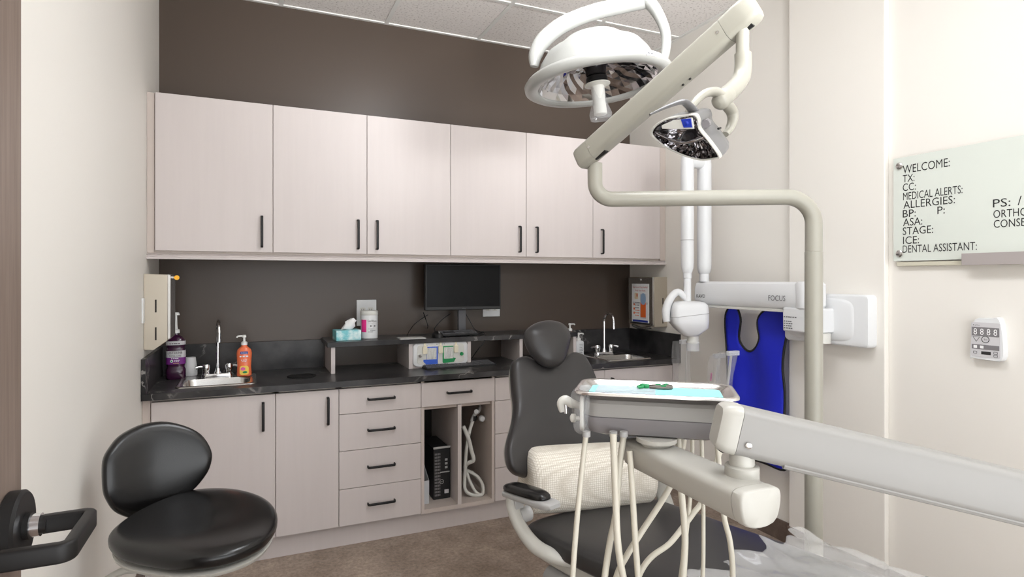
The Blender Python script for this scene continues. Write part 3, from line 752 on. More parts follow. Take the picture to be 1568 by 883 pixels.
for s, mm in ((-1, 'chrome'), (1, 'green')):
    c0 = f.p(s*W2*.76, -.006, .0155)
    obj('knob', lathe(B(), [(.011, 0), (.011, .008), (.008, .012), (.002, .0125)], c0, f.N, 18), M[mm], t)
for u in (-.10, -.004, .092):
    bm = B(); prism(bm, rrect(.013 if u else .01, .022, .004), Fr(f.p(u, .026, 0), f.U, f.V, f.N), .0155, .026); prism(bm, rrect(.006, .012, .003), Fr(f.p(u, .056, 0), f.U, f.V, f.N), .0155, .02)
    obj('valve', bm, M['cream'], t, bevel=.001)
rule(f, -.03, .056, .014, .004, M['gtext'], t, .0158); rule(f, .006, .056, .02, .004, M['gtext'], t, .0158)

# ------------------------------------------------------------------ towel dispensers
xd = -.367
yd0 = 3.205
t = thing('towel_dispenser', 'beige steel towel dispenser with key on the left wall', 'dispenser', (XL, 3.30, 1.075))
fr = Fr((0, 0, 0), (1, 0, 0), (0, 0, 1), (0, 1, 0))
ztop, zbot = aX(222, 419, XL).z, aX(222, 534, XL).z
obj('case', prism(B(), [(XL+.001, zbot), (XL+.04, zbot-.004), (xd, zbot+.04), (xd, ztop-.004), (XL+.001, ztop)], fr, yd0, yd0+.19), M['dispenser'], t, bevel=.002)
obj('cover', prism(B(), [(xd, zbot+.045), (xd+.012, zbot+.05), (xd+.012, ztop-.006), (xd, ztop-.002)], fr, yd0+.003, yd0+.187), M['steel'], t, bevel=.001)
ym = yd0 - .0005
for zz, h in ((aX(238, 468, -.42).z, .03), (aX(238, 510, -.42).z, .03)):
    x = Xp(238.5, ym); obj('slot', box(B(), (x-.0035, ym-.0012, zz-h), (x+.0035, ym+.002, zz+h)), M['gap'], t)
kz = ztop - .018
k = obj('lock', cyl(B(), (xd+.012, yd0+.02, kz), (xd+.024, yd0+.02, kz), .007, n=14), M['chrome'], t)
kf_ = Fr((xd+.036, yd0+.02, kz), (1, 0, 0), (0, 0, 1), (0, -1, 0))
bm = prism(B(), sup(.011, .011, 2, 18), kf_, -.0015, .0015); prism(bm, [(-.018, -.003), (-.006, -.003), (-.006, .003), (-.018, .003)], kf_, -.0014, .0014)
obj('key', bm, M['brass'], k, label='small brass key')
obj('back_plate', box(B(), (XL+.0005, yd0-.05, aX(219, 494, XL).z), (XL+.007, yd0-.012, aX(219, 456, XL).z)), M['white'], t, label='white plate at the dispenser edge')

p0, p1 = aX(1022, 424, XR), aX(1022, 500, XR)
y0 = p0.y; xf = 2.487
y1 = 3.56
zt, zb = p0.z, p1.z
t = thing('towel_dispenser', 'steel towel dispenser with an orange poster on the right wall', 'dispenser', (XR, (y0+y1)/2, zb))
obj('case', prism(B(), [(XR-.001, zb), (xf, zb+.0), (xf, zt), (XR-.001, zt)], fr, y0, y1), M['dispenser'], t, bevel=.002)
obj('cover', box(B(), (xf-.01, y0+.005, zb+.01), (xf, y1-.004, zt-.003)), M['steel'], t, bevel=.002)
obj('towel_lip', tube(B(), [(xf+.01, y0+.04, zb-.002), (xf-.004, (y0+y1)/2, zb-.016), (xf+.01, y1-.03, zb-.002)], .012, 10, 8), M['steel'], t)
obj('lock', cyl(B(), (xf-.01, (y0+y1)/2, zt-.018), (xf-.016, (y0+y1)/2, zt-.018), .008, n=14), M['chrome'], t)
for py in (461, 490):
    P = aP(1015, py, Vector((0, y0, 0)), Vector((0, 1, 0))); obj('slot', box(B(), (P.x-.004, y0-.0012, P.z-.022), (P.x+.004, y0+.002, P.z+.022)), M['gap'], t)
pf = Fr((xf-.0102, (y0+y1)/2, (zb+zt)/2-.012), (0, -1, 0), (0, 0, 1), (-1, 0, 0))
pw, ph = .098, .135
po = obj('poster', prism(B(), rrect(pw, ph, .003), pf, 0, .0015), M['paper'], t, label='orange and white paper poster')
obj('holder', tube(B(), [pf.p(-pw-.004, -ph-.003, .002), pf.p(pw+.004, -ph-.003, .002)], .005, 8, 1), M['black'], t)
def patch(u, v, a, b, mm, w=.0022): return obj('printed_patch', prism(B(), [(x+u, y+v) for x, y in rrect(a, b, .006)], pf, .0014, w), M[mm], po)
patch(0, .0, pw-.012, .008, 'silverlabel'); patch(.035, -.02, .034, .085, 'silverlabel', .002); patch(.035, -.045, .03, .052, 'oranger', .0026); obj('printed_patch', prism(B(), [(a+.036, b+.03) for a, b in sup(.029, .04, 2.4, 24)], pf, .0014, .0029), M['screenblue'], po); patch(-.045, .05, .02, .022, 'tan', .0024); patch(-.035, .055, .006, .012, 'red', .0028)
patch(0, -.124, pw-.01, .007, 'navy')
for v in (-.01, -.04, -.07): patch(-.07, v, .008, .008, 'oranger')
lettering('Stop Germs! Stay Healthy!', pf, -.085, .105, .014, M['red'], po, .17, off=.0018); lettering('Wash Your Hands', pf, -.06, .082, .013, M['red'], po, .12, off=.0018)
for k in range(6): rule(pf, -.056, -.0-.018*k, .055-.006*(k % 3), .006, M['gtext'] if k < 3 else M['oranger'], po, .0024)

# ------------------------------------------------------------------ things in the open bays
a, b = bx[3]+.018, bx[4]-.018
zf = z0 + .018
tx0 = Xp(664, 3.27); tx1 = Xp(690, 3.27)
t = thing('computer_tower', 'black desktop computer tower standing in the left open bay', 'computer', ((tx0+tx1)/2, 3.42, zf))
th = .29
obj('case', box(B(), (tx0, 3.275, zf), (tx1, 3.56, zf+th)), M['black'], t, bevel=.003)
obj('lid', box(B(), (tx0-.001, 3.27, zf+th), (tx1+.001, 3.278, zf+th+.012)), M['grey'], t, bevel=.002)
ff = Fr(((tx0+tx1)/2, 3.2745, zf), (1, 0, 0), (0, 0, 1), (0, -1, 0))
hw = (tx1-tx0)/2
bm = B()
for i in range(14):
    for j in range(4): box(bm, (-hw+.008+j*.009, .02+i*.018, 0), (-hw+.0135+j*.009, .031+i*.018, .0012), ff.mat())
obj('grille', bm, M['dgrey'], t, smooth=False)
obj('drive_slot', box(B(), (-hw*.2, th*.52, 0), (hw*.9, th*.54, .002), ff.mat()), M['grey'], t)
obj('emblem', tube(B(), [ff.p(.012*math.cos(x)-.002, .1+.012*math.sin(x), .001) for x in [2*math.pi*i/14 for i in range(14)]], .0012, 6, 1, closed=True), M['grey'], t)
lettering('DELL', ff, -.010, .0965, .0065, M['grey'], t, .017)
obj('sticker', box(B(), (hw*.3, .03, 0), (hw*.8, .052, .001), ff.mat()), M['silverlabel'], t)
for k in range(3): obj('port', box(B(), (hw*.35, th*.6+k*.022, 0), (hw*.65, th*.6+.012+k*.022, .0015), ff.mat()), M['grey'], t)
t = thing('file_holder', 'clear plastic file holder left of the computer tower', 'holder', (a+.03, 3.33, zf))
fh = Fr((a+.004, 0, 0), (0, 1, 0), (0, 0, 1), (1, 0, 0))
prof = [(3.235, zf+.001), (3.40, zf+.001), (3.40, zf+.19), (3.34, zf+.19), (3.235, zf+.13)]
bm = B(); prism(bm, prof, fh, .001, .003); prism(bm, prof, fh, .043, .045); prism(bm, [(3.235, zf+.001), (3.238, zf+.001), (3.238, zf+.13), (3.235, zf+.13)], fh, .003, .043)
obj('shell', bm, M['milky'], t, smooth=False)
obj('sheets', prism(B(), [(3.24, zf+.004), (3.39, zf+.004), (3.39, zf+.125), (3.24, zf+.12)], fh, .008, .02), M['paper'], t)
# hoses in the right bay
mdx = mx = Xp(703, YD) + .004
hx = Xp(722, 3.3)
hg = 'white hoses stowed in the right open bay'
def hose(pts, r, lab): 
    pts = [Vector(v) for v in pts]
    tag(obj('hose', tube(B(), pts, r, 10, 8), M['offwhite'], loc=pts[0]), lab, 'hose', hg)
def bay(px, py, Y=3.28): return aY(px, py, Y)
hose([bay(724, 644, 3.262), bay(719, 660, 3.262), bay(714, 690, 3.262), bay(712, 725), bay(712, 748, 3.26), bay(722, 757, 3.24), bay(737, 757, 3.22), bay(739, 748, 3.24), bay(735, 735), bay(722, 722, 3.29)], .010, 'white hose looping down from the connectors to the bay floor')
hose([bay(709, 652, 3.26), bay(717, 670, 3.25), bay(722, 690, 3.25), bay(725, 704, 3.25), bay(716, 709, 3.27), bay(712, 715, 3.3)], .012, 'flat white hose folded over high in the bay')
hose([bay(713, 716, 3.31), bay(719, 735, 3.27), bay(728, 752, 3.24), bay(738, 757, 3.22), bay(740, 745, 3.22), bay(732, 730, 3.26), bay(716, 720, 3.3)], .009, 'grey white hose coiled on the floor of the bay')
t = thing('hose_connector', 'white plastic hose connectors clustered at the top of the right bay', 'connector', bay(733, 637, 3.36))
obj('elbow', tube(B(), [bay(722, 645, 3.26), bay(727, 634, 3.26), bay(733, 629, 3.26), bay(735, 622, 3.28)], .011, 12), M['grey'], t)
obj('cap', lathe(B(), [(.012, 0), (.019, .006), (.019, .022), (.014, .03), (.004, .031)], bay(737, 640, 3.28), (-.1, -1, .1), 16), M['white'], t)
obj('cap', lathe(B(), [(.010, 0), (.013, .006), (.013, .02), (.004, .022)], bay(729, 630, 3.26), (-.3, -1, .3), 16), M['white'], t)
obj('collar', lathe(B(), [(.015, -.012), (.015, .014)], bay(726, 640, 3.26), (.5, -.3, 1), 16), M['black'], t)
obj('pipe', cyl(B(), bay(735, 623, 3.28), Vector((bay(735, 623, 3.28).x, 3.28, .679)), .008), M['chrome'], t)

# ------------------------------------------------------------------ wall equipment on the right
RV, FV, ZV = Vector((CA, -SA, 0)), Vector((SA, CA, 0)), Vector((0, 0, 1))
WRT = ((0, -1, 0), (0, 0, 1), (-1, 0, 0))      # frame of the right wall: right, up, outward
# x-ray unit
XA = 2.42
ya, yb = aX(1063, 450, XA-.035).y, aX(1226, 450, XA-.035).y
za, zb_ = 1.262, 1.386
t = thing('xray_unit', 'white wall mounted dental x-ray arm with folded tube head', 'x-ray machine', (BX, 2.0, 1.1))
# wall plate
pxr = aX(1330, 490, BX-.055); pzt, pzb = aX(1330, 451.5, BX-.055).z, aX(1330, 534, BX-.055).z
pf = Fr((BX, (pxr.y + 2.225)/2, (pzt+pzb)/2), *WRT); hw_, hh_ = (2.225-pxr.y)/2, (pzt-pzb)/2
obj('wall_plate', loft(B(), [[pf.p(u*s, v*s2, w_) for u, v in rrect(hw_, hh_, .02, 5)] for s, s2, w_ in ((1,1,.0),(1,1,.045),(.985,.97,.054),(.95,.92,.056))]), M['white'], t, angle=50)
bm = loft(B(), [[pf.p(-hw_*.12 + u*s_, v*s_*.98 + hh_*.0, w_) for u, v in sup(hw_*.80, hh_*.84, 5, 40)] for s_, w_ in ((1.05, .054), (1, .058), (.93, .0625), (.6, .064))])
obj('cover_relief', bm, M['white'], t, angle=60)
# bracket with printed plate
b0, b1 = aX(1198, 490, XA-.04).y, aX(1240, 490, XA-.04).y
bzt, bzb = aX(1215, 471, XA-.04).z, aX(1215, 508, XA-.04).z
bm = box(B(), (XA-.04, b1-.03, bzb), (BX-.05, b0, bzt)); obj('bracket', bm, M['white'], t, bevel=.008)
bf = Fr((XA-.0402, (b0+b1)/2, (bzt+bzb)/2), *WRT)
for k in range(5): rule(bf, -(b0-b1)/2+.01, .0-.011*k+(.010 if k == 0 else 0), (.075 if k == 0 else .055-.006*(k % 2)), .005, M['gtext'], t, .0012)
obj('pivot', cyl(B(), (XA+.02, b1-.0, bzb-.045), (XA+.02, b1-.0, bzb), .05, n=28), M['offwhite'], t)
# horizontal arm
af = Fr((0, 0, 0), (1, 0, 0), (0, 0, 1), (0, 1, 0))
prof = [(XA-.02, za-.012), (XA-.03, za), (XA-.038, za+.03), (XA-.035, zb_-.04), (XA-.025, zb_-.012), (XA-.008, zb_), (XA+.025, zb_), (XA+.04, zb_-.02), (XA+.04, za-.005), (XA+.03, za-.012)]
obj('horizontal_arm', prism(B(), prof, af, yb, ya), M['white'], t, bevel=.008, segs=3, angle=30)
obj('arm_underside', box(B(), (XA-.022, yb+.02, za-.026), (XA+.03, ya-.005, za-.011)), M['offwhite'], t, bevel=.003)
obj('elbow_joint', lathe(B(), [(.05, za-.01), (.062, za), (.064, zb_-.01), (.056, zb_+.002), (.002, zb_+.003)], (XA+.015, yb-.01, 0), n=32), M['white'], t)
obj('elbow_link', box(B(), (XA-.03, b1-.02, za+.004), (XA+.05, yb, zb_-.006)), M['white'], t, bevel=.01)
tf = Fr((XA-.0385, ya, za), *WRT)
def armtext(s, pa, pb, h): 
    P = aX(pa, 457, XA-.0385); Q = aX(pb, 457, XA-.0385); lettering(s, tf, ya-P.y, .030, h, M['text'] if s == 'KAVO' else M['gtext'], t, P.y-Q.y, off=.0025)
armtext('KAVO', 1067, 1080, .02); armtext('FOCUS', 1177, 1203, .027)
# folded vertical arms
c2 = Vector((XA, ya-.045, 0)); c1 = aD(1052.5, 330, 3.38)
zt_ = 2.13
obj('vertical_arm', lathe(B(), [(.028, zb_), (.028, zb_+.045), (.033, zb_+.05), (.04, zb_+.075), (.041, zb_+.1), (.041, zt_-.06), (.036, zt_-.01), (.02, zt_)], (c2.x, c2.y, 0), n=24), M['white'], t)
zl = H + 9/F*3.38
obj('folded_arm', lathe(B(), [(.012, zl), (.026, zl+.003), (.034, zl+.03), (.036, zl+.06), (.037, 1.9), (.037, zt_-.06), (.03, zt_-.01), (.018, zt_)], (c1.x, c1.y, 0), n=24), M['white'], t)
a_, b_ = Vector((c1.x, c1.y, zt_-.06)), Vector((c2.x, c2.y, zt_-.06)); e_ = (b_-a_).normalized()*.02
obj('top_joint', tube(B(), [a_-e_, (a_+b_)/2, b_+e_], .03, 18, 3), M['white'], t)
obj('arm_seam', lathe(B(), [(.0374, 1.62), (.0376, 1.622), (.0374, 1.624)], (c1.x, c1.y, 0), n=24, caps=False), M['grey'], t)
hz0 = H - 35/F*3.38
obj('head_stem', lathe(B(), [(.021, hz0+.0), (.021, zl-.03), (.024, zl-.028), (.024, zl+.006)], (c1.x, c1.y, 0), n=20), M['white'], t)
hc = aD(1054, 487, 3.38)
yk = [Vector((c1.x, c1.y, H-32/F*3.38)), aD(1038, 447, 3.38), aD(1026, 458, 3.37), aD(1020, 475, 3.37), aD(1021, 492, 3.37)]
obj('head_yoke', tube(B(), yk, [.018, .02, .022, .024, .02], 16, 6), M['white'], t)
hfm = Fr(hc, RV, ZV, -FV)
bm = B()
secs = [(-.098, .05, .04), (-.09, .068, .055), (-.05, .075, .06), (.03, .078, .062), (.075, .076, .06), (.095, .06, .05)]
rings = []
for y_, sx_, sd_ in ((.098,.055,.03),(.092,.085,.055),(.075,.1,.07),(.03,.104,.075),(-.02,.104,.075),(-.055,.09,.068),(-.085,.06,.05),(-.1,.042,.04)):
    rings.append([hfm.p(u + (.012 if y_ < -.05 else 0), y_, v) for u, v in rrect(sx_, sd_, .035, 5)])
obj('tube_head', loft(bm, rings), M['white'], t, angle=60)
obj('head_seam', tube(B(), [hfm.p(u, .02 + .012*u/.1, v) for u, v in rrect(.1045, .0755, .035, 5)], .0015, 6, 1, closed=True), M['grey'], t)
cc = aD(1061, 514, 3.38)
obj('cone', lathe(B(), [(.04, .02), (.034, .012), (.033, -.03), (.036, -.032), (.036, -.04)], cc, n=24), M['offwhite'], t)
obj('position_ring', lathe(B(), [(.037, -.04), (.037, -.085), (.034, -.085), (.034, -.04)], cc, n=24, caps=False), M['glass'], t)

# lead apron
XP = 2.515
pts = [(1122,467),(1117,472),(1113.5,482),(1112.5,505),(1114,540),(1117,580),(1119,620),(1118,660),(1122,694),(1150,703),(1180,713),(1203,719),(1205,708),(1202,675),(1201,640),(1200,600),(1198,565),(1200,535),(1204,505),(1202,485),(1196,474),(1187,469),(1178,471),(1168,479),(1163,490),(1163.5,503),(1166,517),(1160,530),(1150,537),(1142,537),(1134,528),(1130.5,515),(1133.5,492),(1131,478),(1127,470)]
pl = Fr((XP, 2.42, 1.0), *WRT)
ol = [pl.px(x, y) for x, y in pts]
t = thing('lead_apron', 'blue lead apron with black edging hanging below the x-ray arm', 'apron', (XP, 2.42, 1.3))
def wave(u, v): return .010*math.sin(u*22 + v*4) + .006*math.sin(v*13 + u*7) + (.02 * max(0, min(1, (1.0-(v+1.0))*2)))*0
oc = smooth2(ol, 3)
bm = B(); f3 = pl
vs = [bm.verts.new((u, v, 0)) for u, v in oc]
es = [bm.edges.new((vs[i], vs[(i+1) % len(vs)])) for i in range(len(vs))]
bmesh.ops.triangle_fill(bm, edges=es, use_beauty=True, use_dissolve=False, normal=(0, 0, 1))
for _ in range(5):
    le = [e for e in bm.edges if e.calc_length() > .03]
    if not le: break
    bmesh.ops.subdivide_edges(bm, edges=le, cuts=1)
    bmesh.ops.triangulate(bm, faces=[f for f in bm.faces if len(f.verts) > 3])
for v in bm.verts: v.co = pl.p(v.co.x, v.co.y, wave(v.co.x, v.co.y))
o = obj('panel', bm, M['blue'], t, angle=180); s = o.modifiers.new('thick', 'SOLIDIFY'); s.thickness = .006; s.offset = 0
obj('edging', tube(B(), [pl.p(u, v, wave(u, v)) for u, v in oc], .0065, 8, 1, closed=True), M['binding'], t)
ng = [(u*.97+ol[29][0]*.03, v-.0) for u, v in oc]
for px in (1122, 1187):
    u, v = pl.px(px, 467); P = pl.p(u, v)
    obj('hanging_loop', box(B(), (P.x-.006, P.y-.011, P.z-.012), (P.x+.006, P.y+.011, P.z+.02)), M['binding'], t, bevel=.002)
t = thing('apron_rail', 'white rail with two hooks above the blue apron', 'hook rail', (XR, 2.42, 1.25))
P0, P1 = pl.p(*pl.px(1122, 464)), pl.p(*pl.px(1187, 464))
bm = tube(B(), [(XP+.02, P0.y+.02, P0.z+.012), (XP+.02, P1.y-.02, P0.z+.012)], .006, 10, 1); obj('bar', bm, M['white'], t)
for P in (P0, P1):
    xe = XR if P.y > BY1 else BX
    obj('hook', tube(B(), [(xe, P.y, P0.z+.012), (XP+.02, P.y, P0.z+.012), (XP-.008, P.y, P0.z+.008), (XP-.012, P.y, P0.z+.02)], .0045, 8, 3), M['white'], t)

# clear pouches hanging on the wall
def pouch(pts, X, lab, items):
    f = Fr((X, 2.7, .9), *WRT); ol = [f.px(x, y) for x, y in pts]
    t = thing('sterile_pouch', lab, 'pouch', f.p(*ol[0]), group='clear pouches under the x-ray arm')
    bm = B(); n = 14; A_, B_, C_, D_ = [Vector(p).to_2d() if False else Vector((p[0], p[1])) for p in ol]
    g = []
    for i in range(n + 1):
        row = []
        for j in range(n + 1):
            a, b = i/n, j/n; q = (A_*(1-b) + B_*b)*(1-a) + (D_*(1-b) + C_*b)*a
            row.append(bm.verts.new(f.p(q.x, q.y, .012*math.sin(3.1*b+a*2) + .006*math.sin(9*a+5*b) + .004*math.sin(23*b+7*a))))
        g.append(row)
    for i in range(n):
        for j in range(n): bm.faces.new((g[i][j], g[i][j+1], g[i+1][j+1], g[i+1][j]))
    o = obj('film', bm, M['film'], t); s = o.modifiers.new('thick', 'SOLIDIFY'); s.thickness = .0012
    for (pa, pb, r, mm, nm) in items:
        obj(nm, tube(B(), [f.p(*f.px(*pa), -.012), f.p(*f.px(*pb), -.012)], r, 8, 1), M[mm], t)
    c = f.p(*((A_+B_)/2)); obj('wall_clip', box(B(), (c.x-.004, c.y-.012, c.z-.02), (XR, c.y+.012, c.z+.006)), M['white'], t, bevel=.002)
    return t
pouch([(1030, 522), (1056, 521), (1057, 640), (1036, 640)], 2.48, 'clear pouch with a white tip hanging beside the counter end', [((1049, 526), (1046, 630), .004, 'offwhite', 'suction_tip')])
pouch([(1103, 537), (1128, 541), (1112, 640), (1088, 640)], 2.45, 'clear pouch with a white tube hanging against the blue apron edge', [((1117, 545), (1107, 630), .007, 'offwhite', 'suction_tip')])
pouch([(1086, 548), (1102, 538), (1104, 640), (1084, 640)], 2.5, 'clear pouch with a pink tip hanging left of the blue apron', [((1096, 560), (1093, 630), .004, 'offwhite', 'suction_tip'), ((1087, 571), (1086, 583), .005, 'hotpink', 'pink_tip')])

# glass board
XB = XR - .022
y0, y1 = aX(1368, 300, XB).y, .86
bzt, bzb = aX(1368, 243.5, XB).z, aX(1368, 400, XB).z
t = thing('glass_board', 'frosted glass note board with black lettering on the right wall', 'notice board', (XR, (y0+y1)/2, bzb))
gp = obj('glass_panel', box(B(), (XB, y1, bzb), (XB+.006, y0, bzt)), M['board'], t, bevel=.0008)
gf = Fr((XB, y0, bzb), *WRT)
def line(s, px, py, w_px, h_px=11.5):
    u, v = gf.px(px, py); u2, _ = gf.px(px + w_px, py); tdep = (gf.p(u, v) - CAMP).dot(FV)
    lettering(s, gf, u, v, h_px*tdep/F, M['text'], t, u2 - u)
line('WELCOME:', 1382.5, 266, 72, 12.5); line('TX:', 1382.5, 279.5, 18); line('CC:', 1382.5, 292.8, 20); line('MEDICAL ALERTS:', 1383, 306.5, 91)
line('ALLERGIES:', 1383.5, 319.5, 79); line('BP:', 1382.5, 333, 20); line('P:', 1435.5, 327.7, 11.5); line('ASA:', 1383, 346, 29.5); line('STAGE:', 1382.5, 359.5, 46.5)
line('ICE:', 1383, 373.6, 24.5); line('DENTAL ASSISTANT:', 1382.5, 387, 113.5)
line('PS:', 1520.5, 317.6, 27, 12.5); line('/', 1558.5, 314, 6, 14); line('ORTHO:', 1521.2, 333.8, 56, 12); line('CONSENT:', 1521.8, 348.8, 74, 12)
for (px, py) in ((1378, 254), (1378, 388)):
    u, v = gf.px(px, py); obj('standoff', lathe(B(), [(.012, -.022), (.012, 0), (.015, .001), (.015, .006), (.011, .009), (.002, .0092)], gf.p(u, v), gf.N, 20), M['steel'], t)
obj('bottom_channel', box(B(), (XB+.002, y1, bzb-.022), (XR, y0-.012, bzb-.004)), M['edge'], t, bevel=.002)
u0, v0 = gf.px(1472, 388, .03); u1, v1 = gf.px(1472, 406, .03)
y_l = gf.p(u0, 0).y
obj('pen_ledge', box(B(), (XB-.03, y1, gf.p(0, v1).z), (XB-.0005, y_l, gf.p(0, v0).z)), M['ledge'], t, bevel=.001, label='mauve grey pen ledge')

# wall controller
cf0 = Fr((XR, 1.346, 1.165), *WRT)
pts = [(1490,489),(1520,487),(1537,490),(1541,520),(1541,550),(1520,553),(1485,548),(1485,520)]
wf = .028
ol = smooth2([cf0.px(x, y, wf) for x, y in [(1492,489),(1515,487),(1530,488.5),(1536,520),(1535,551),(1515,552),(1488,548),(1485,546),(1487,515)]], 4)
cu_ = sum(a for a, _ in ol)/len(ol); cv_ = sum(b for _, b in ol)/len(ol)
t = thing('exposure_controller', 'white wall control with grey digit display on the right wall', 'wall controller', cf0.p(cu_, cv_, 0))
obj('case', loft(B(), [[cf0.p(cu_+(u-cu_)*s, cv_+(v-cv_)*s, w_) for u, v in ol] for s, w_ in ((1, 0), (1, .022), (.97, .028))]), M['white'], t, angle=50)
kf = Fr(cf0.p(cu_+.001, cv_+.004, wf), *WRT)
obj('faceplate', prism(B(), rrect(.049, .066, .006), kf, 0, .0015), M['silverlabel'], t)
dsp = obj('digit_display', prism(B(), [(u, v+.031) for u, v in rrect(.046, .017, .002)], kf, .0015, .0025), M['dgrey'], t)
for k in range(4): lettering('8', kf, -.04+.0225*k, .019, .024, M['paper'], t, .012, name='digit', off=.0028)
obj('lower_band', prism(B(), [(u, v-.028) for u, v in rrect(.046, .009, .001)], kf, .0015, .0025), M['dgrey'], t)
for u in (-.034, -.012): obj('band_symbol', prism(B(), [(x+u, y-.028) for x, y in rrect(.006, .0055, .001)], kf, .0024, .003), M['paper'], t)
obj('round_button', tube(B(), [kf.p(.0+.0125*math.cos(a), .002+.0125*math.sin(a), .0018) for a in [2*math.pi*i/20 for i in range(20)]], .0012, 6, 1, closed=True), M['text'], t)
lettering('2x', kf, -.006, -.001, .006, M['text'], t, .012, off=.0018)
tri = [kf.p(u, v, .0018) for u, v in ((-.042, .01), (-.02, .01), (-.031, -.008))]
obj('triangle_mark', tube(B(), tri, .001, 6, 1, closed=True), M['text'], t)
obj('small_display', prism(B(), [(u+.002, v-.05) for u, v in rrect(.016, .006, .001)], kf, .0015, .0025), M['text'], t)
for u, v in ((-.035, -.05), (.034, -.047), (.034, -.058)): obj('key_mark', tube(B(), [kf.p(u+x, v+y, .0018) for x, y in rrect(.006, .004, .001, 2)], .0007, 5, 1, closed=True), M['text'], t)
lettering('KaVo', kf, -.042, .053, .005, M['text'], t, .022, off=.0018)

# ------------------------------------------------------------------ dental chair
ang = R(8); f8 = Vector((math.sin(ang), -math.cos(ang), 0)); r8 = Vector((math.cos(ang), math.sin(ang), 0))
lean = R(22)
cn = f8*math.cos(lean) + ZV*math.sin(lean); cup = ZV*math.cos(lean) - f8*math.sin(lean)
CO = Vector((1.15, 1.83, .6)) - f8*.15
bfm = Fr(CO, r8, cup, cn)
chair = thing('dental_chair', 'black upholstered dental chair reclined in the middle of the room', 'dental chair', (1.25, 1.55, 0))
left = [(790,549.5),(784,558),(783,575),(784,600),(785,620),(781,640),(774,657),(764,676),(758,692),(757,705),(760,718),(768,727),(785,732)]
lu = [bfm.px(x, y) for x, y in left]
u0 = .015
top = [bfm.px(840, 556), bfm.px(803, 547)]
L = [(u-u0, v) for u, v in lu]
ol = [(0, .485), (-.07, .505)] + [(-.115, .525)] + L + [(-.15, .05), (0, .045)]
ol = ol + [(-u, v) for u, v in ol[-2:0:-1]]
ol = smooth2([(u+u0, v) for u, v in ol], 4)
def bbend(u, v):
    k = min(1, max(0, (v-.2)/.2)); k = k*k*(3-2*k)
    return .9*(u-u0)**2*(1 - .7*k) - .1*(v-.3)**2
obj('backrest', cushion(B(), ol, bfm, .035, .05, bbend, 4.2, 12), M['grayleather'], chair, angle=180)
obj('backrest_shell', cushion(B(), [(u*.93, v*.96+.01) for u, v in ol], Fr(CO - cn*.035, r8, cup, cn), .01, .045, bbend, 4, 6), M['equip'], chair, angle=180)
hfr = Fr(CO + cn*.05, r8, cup, cn)
hp = [(811,500),(822,494),(838,491),(855,494),(866,502),(871.5,516),(869,533),(864.5,548),(858,558),(846,562.5),(833,560.5),(821,551),(809,535),(803,518),(804.5,507)]
ho = smooth2([hfr.px(x, y) for x, y in hp], 4)
hr = obj('headrest', cushion(B(), ho, hfr, .05, .04, lambda u, v: 0, 2.25, 12), M['grayleather'], chair, angle=180)
obj('headrest_bracket', box(B(), (u0-.02, .44, -.075), (u0+.04, .6, -.055), bfm.mat()), M['grey'], chair, bevel=.004)
# seat: cross sections between the two edges
Rt = [Vector(p) for p in ((1.42,1.90),(1.455,1.85),(1.535,1.56),(1.59,1.368),(1.625,1.178),(1.66,1.0),(1.68,.82),(1.66,.74))]
Lt = [Vector(p) for p in ((.92,1.88),(.872,1.84),(.945,1.58),(1.03,1.36),(1.10,1.15),(1.155,.95),(1.19,.78),(1.23,.70))]
zt_s = [.545, .558, .56, .562, .565, .568, .57, .56]
th_s = [.02, .04, .045, .045, .04, .036, .03, .015]
Rc, Lc = catmull([p.to_3d() for p in Rt], 5), catmull([p.to_3d() for p in Lt], 5)
zc = catmull([Vector((z, h_, 0)) for z, h_ in zip(zt_s, th_s)], 5)
def seat_sections(inset, dz, hs):
    out = []
    for a, b, c_ in zip(Lc, Rc, zc):
        m_ = (a+b)/2; e = (b-a)/2; hw = e.length - inset; e = e.normalized()
        out.append([Vector((m_.x, m_.y, c_.x - c_.y + dz)) + e*u + ZV*(v + (.008*(1-(u/hw)**2) if v > 0 else 0)) for u, v in sup(hw, c_.y*hs, 4.6, 48)])
    return out
obj('seat_cushion', fan(B(), seat_sections(0, 0, 1)), M['grayleather'], chair, angle=180)
obj('seat_pan', fan(B(), seat_sections(.025, -.055, .9)), M['equip'], chair, angle=60)
# lift column and floor base
lc = Vector((1.27, 1.45, 0)); axs = Fr(lc, r8, -f8, ZV)
obj('lift_column', loft(B(), [[axs.p(u, v, z) for u, v in rrect(a, b, .05)] for a, b, z in ((.13,.2,.05),(.12,.19,.18),(.13,.22,.38),(.16,.26,.44))]), M['equip'], chair)
obj('floor_base', loft(B(), [[axs.p(u, v, z) for u, v in rrect(a, b, .08)] for a, b, z in ((.24,.42,0),(.24,.42,.03),(.2,.36,.06),(.12,.2,.07))]), M['grey'], chair)
pc = aD(865, 880, 1.93)
obj('side_cover', loft(B(), [[Vector((pc.x+.06, pc.y, pc.z-.06)) + r8*u + ZV*v - f8*w_ for u, v in rrect(a, b, .04)] for a, b, w_ in ((.07,.045,-.14),(.085,.055,-.12),(.085,.055,.1),(.07,.04,.12))]), M['grey'], chair)
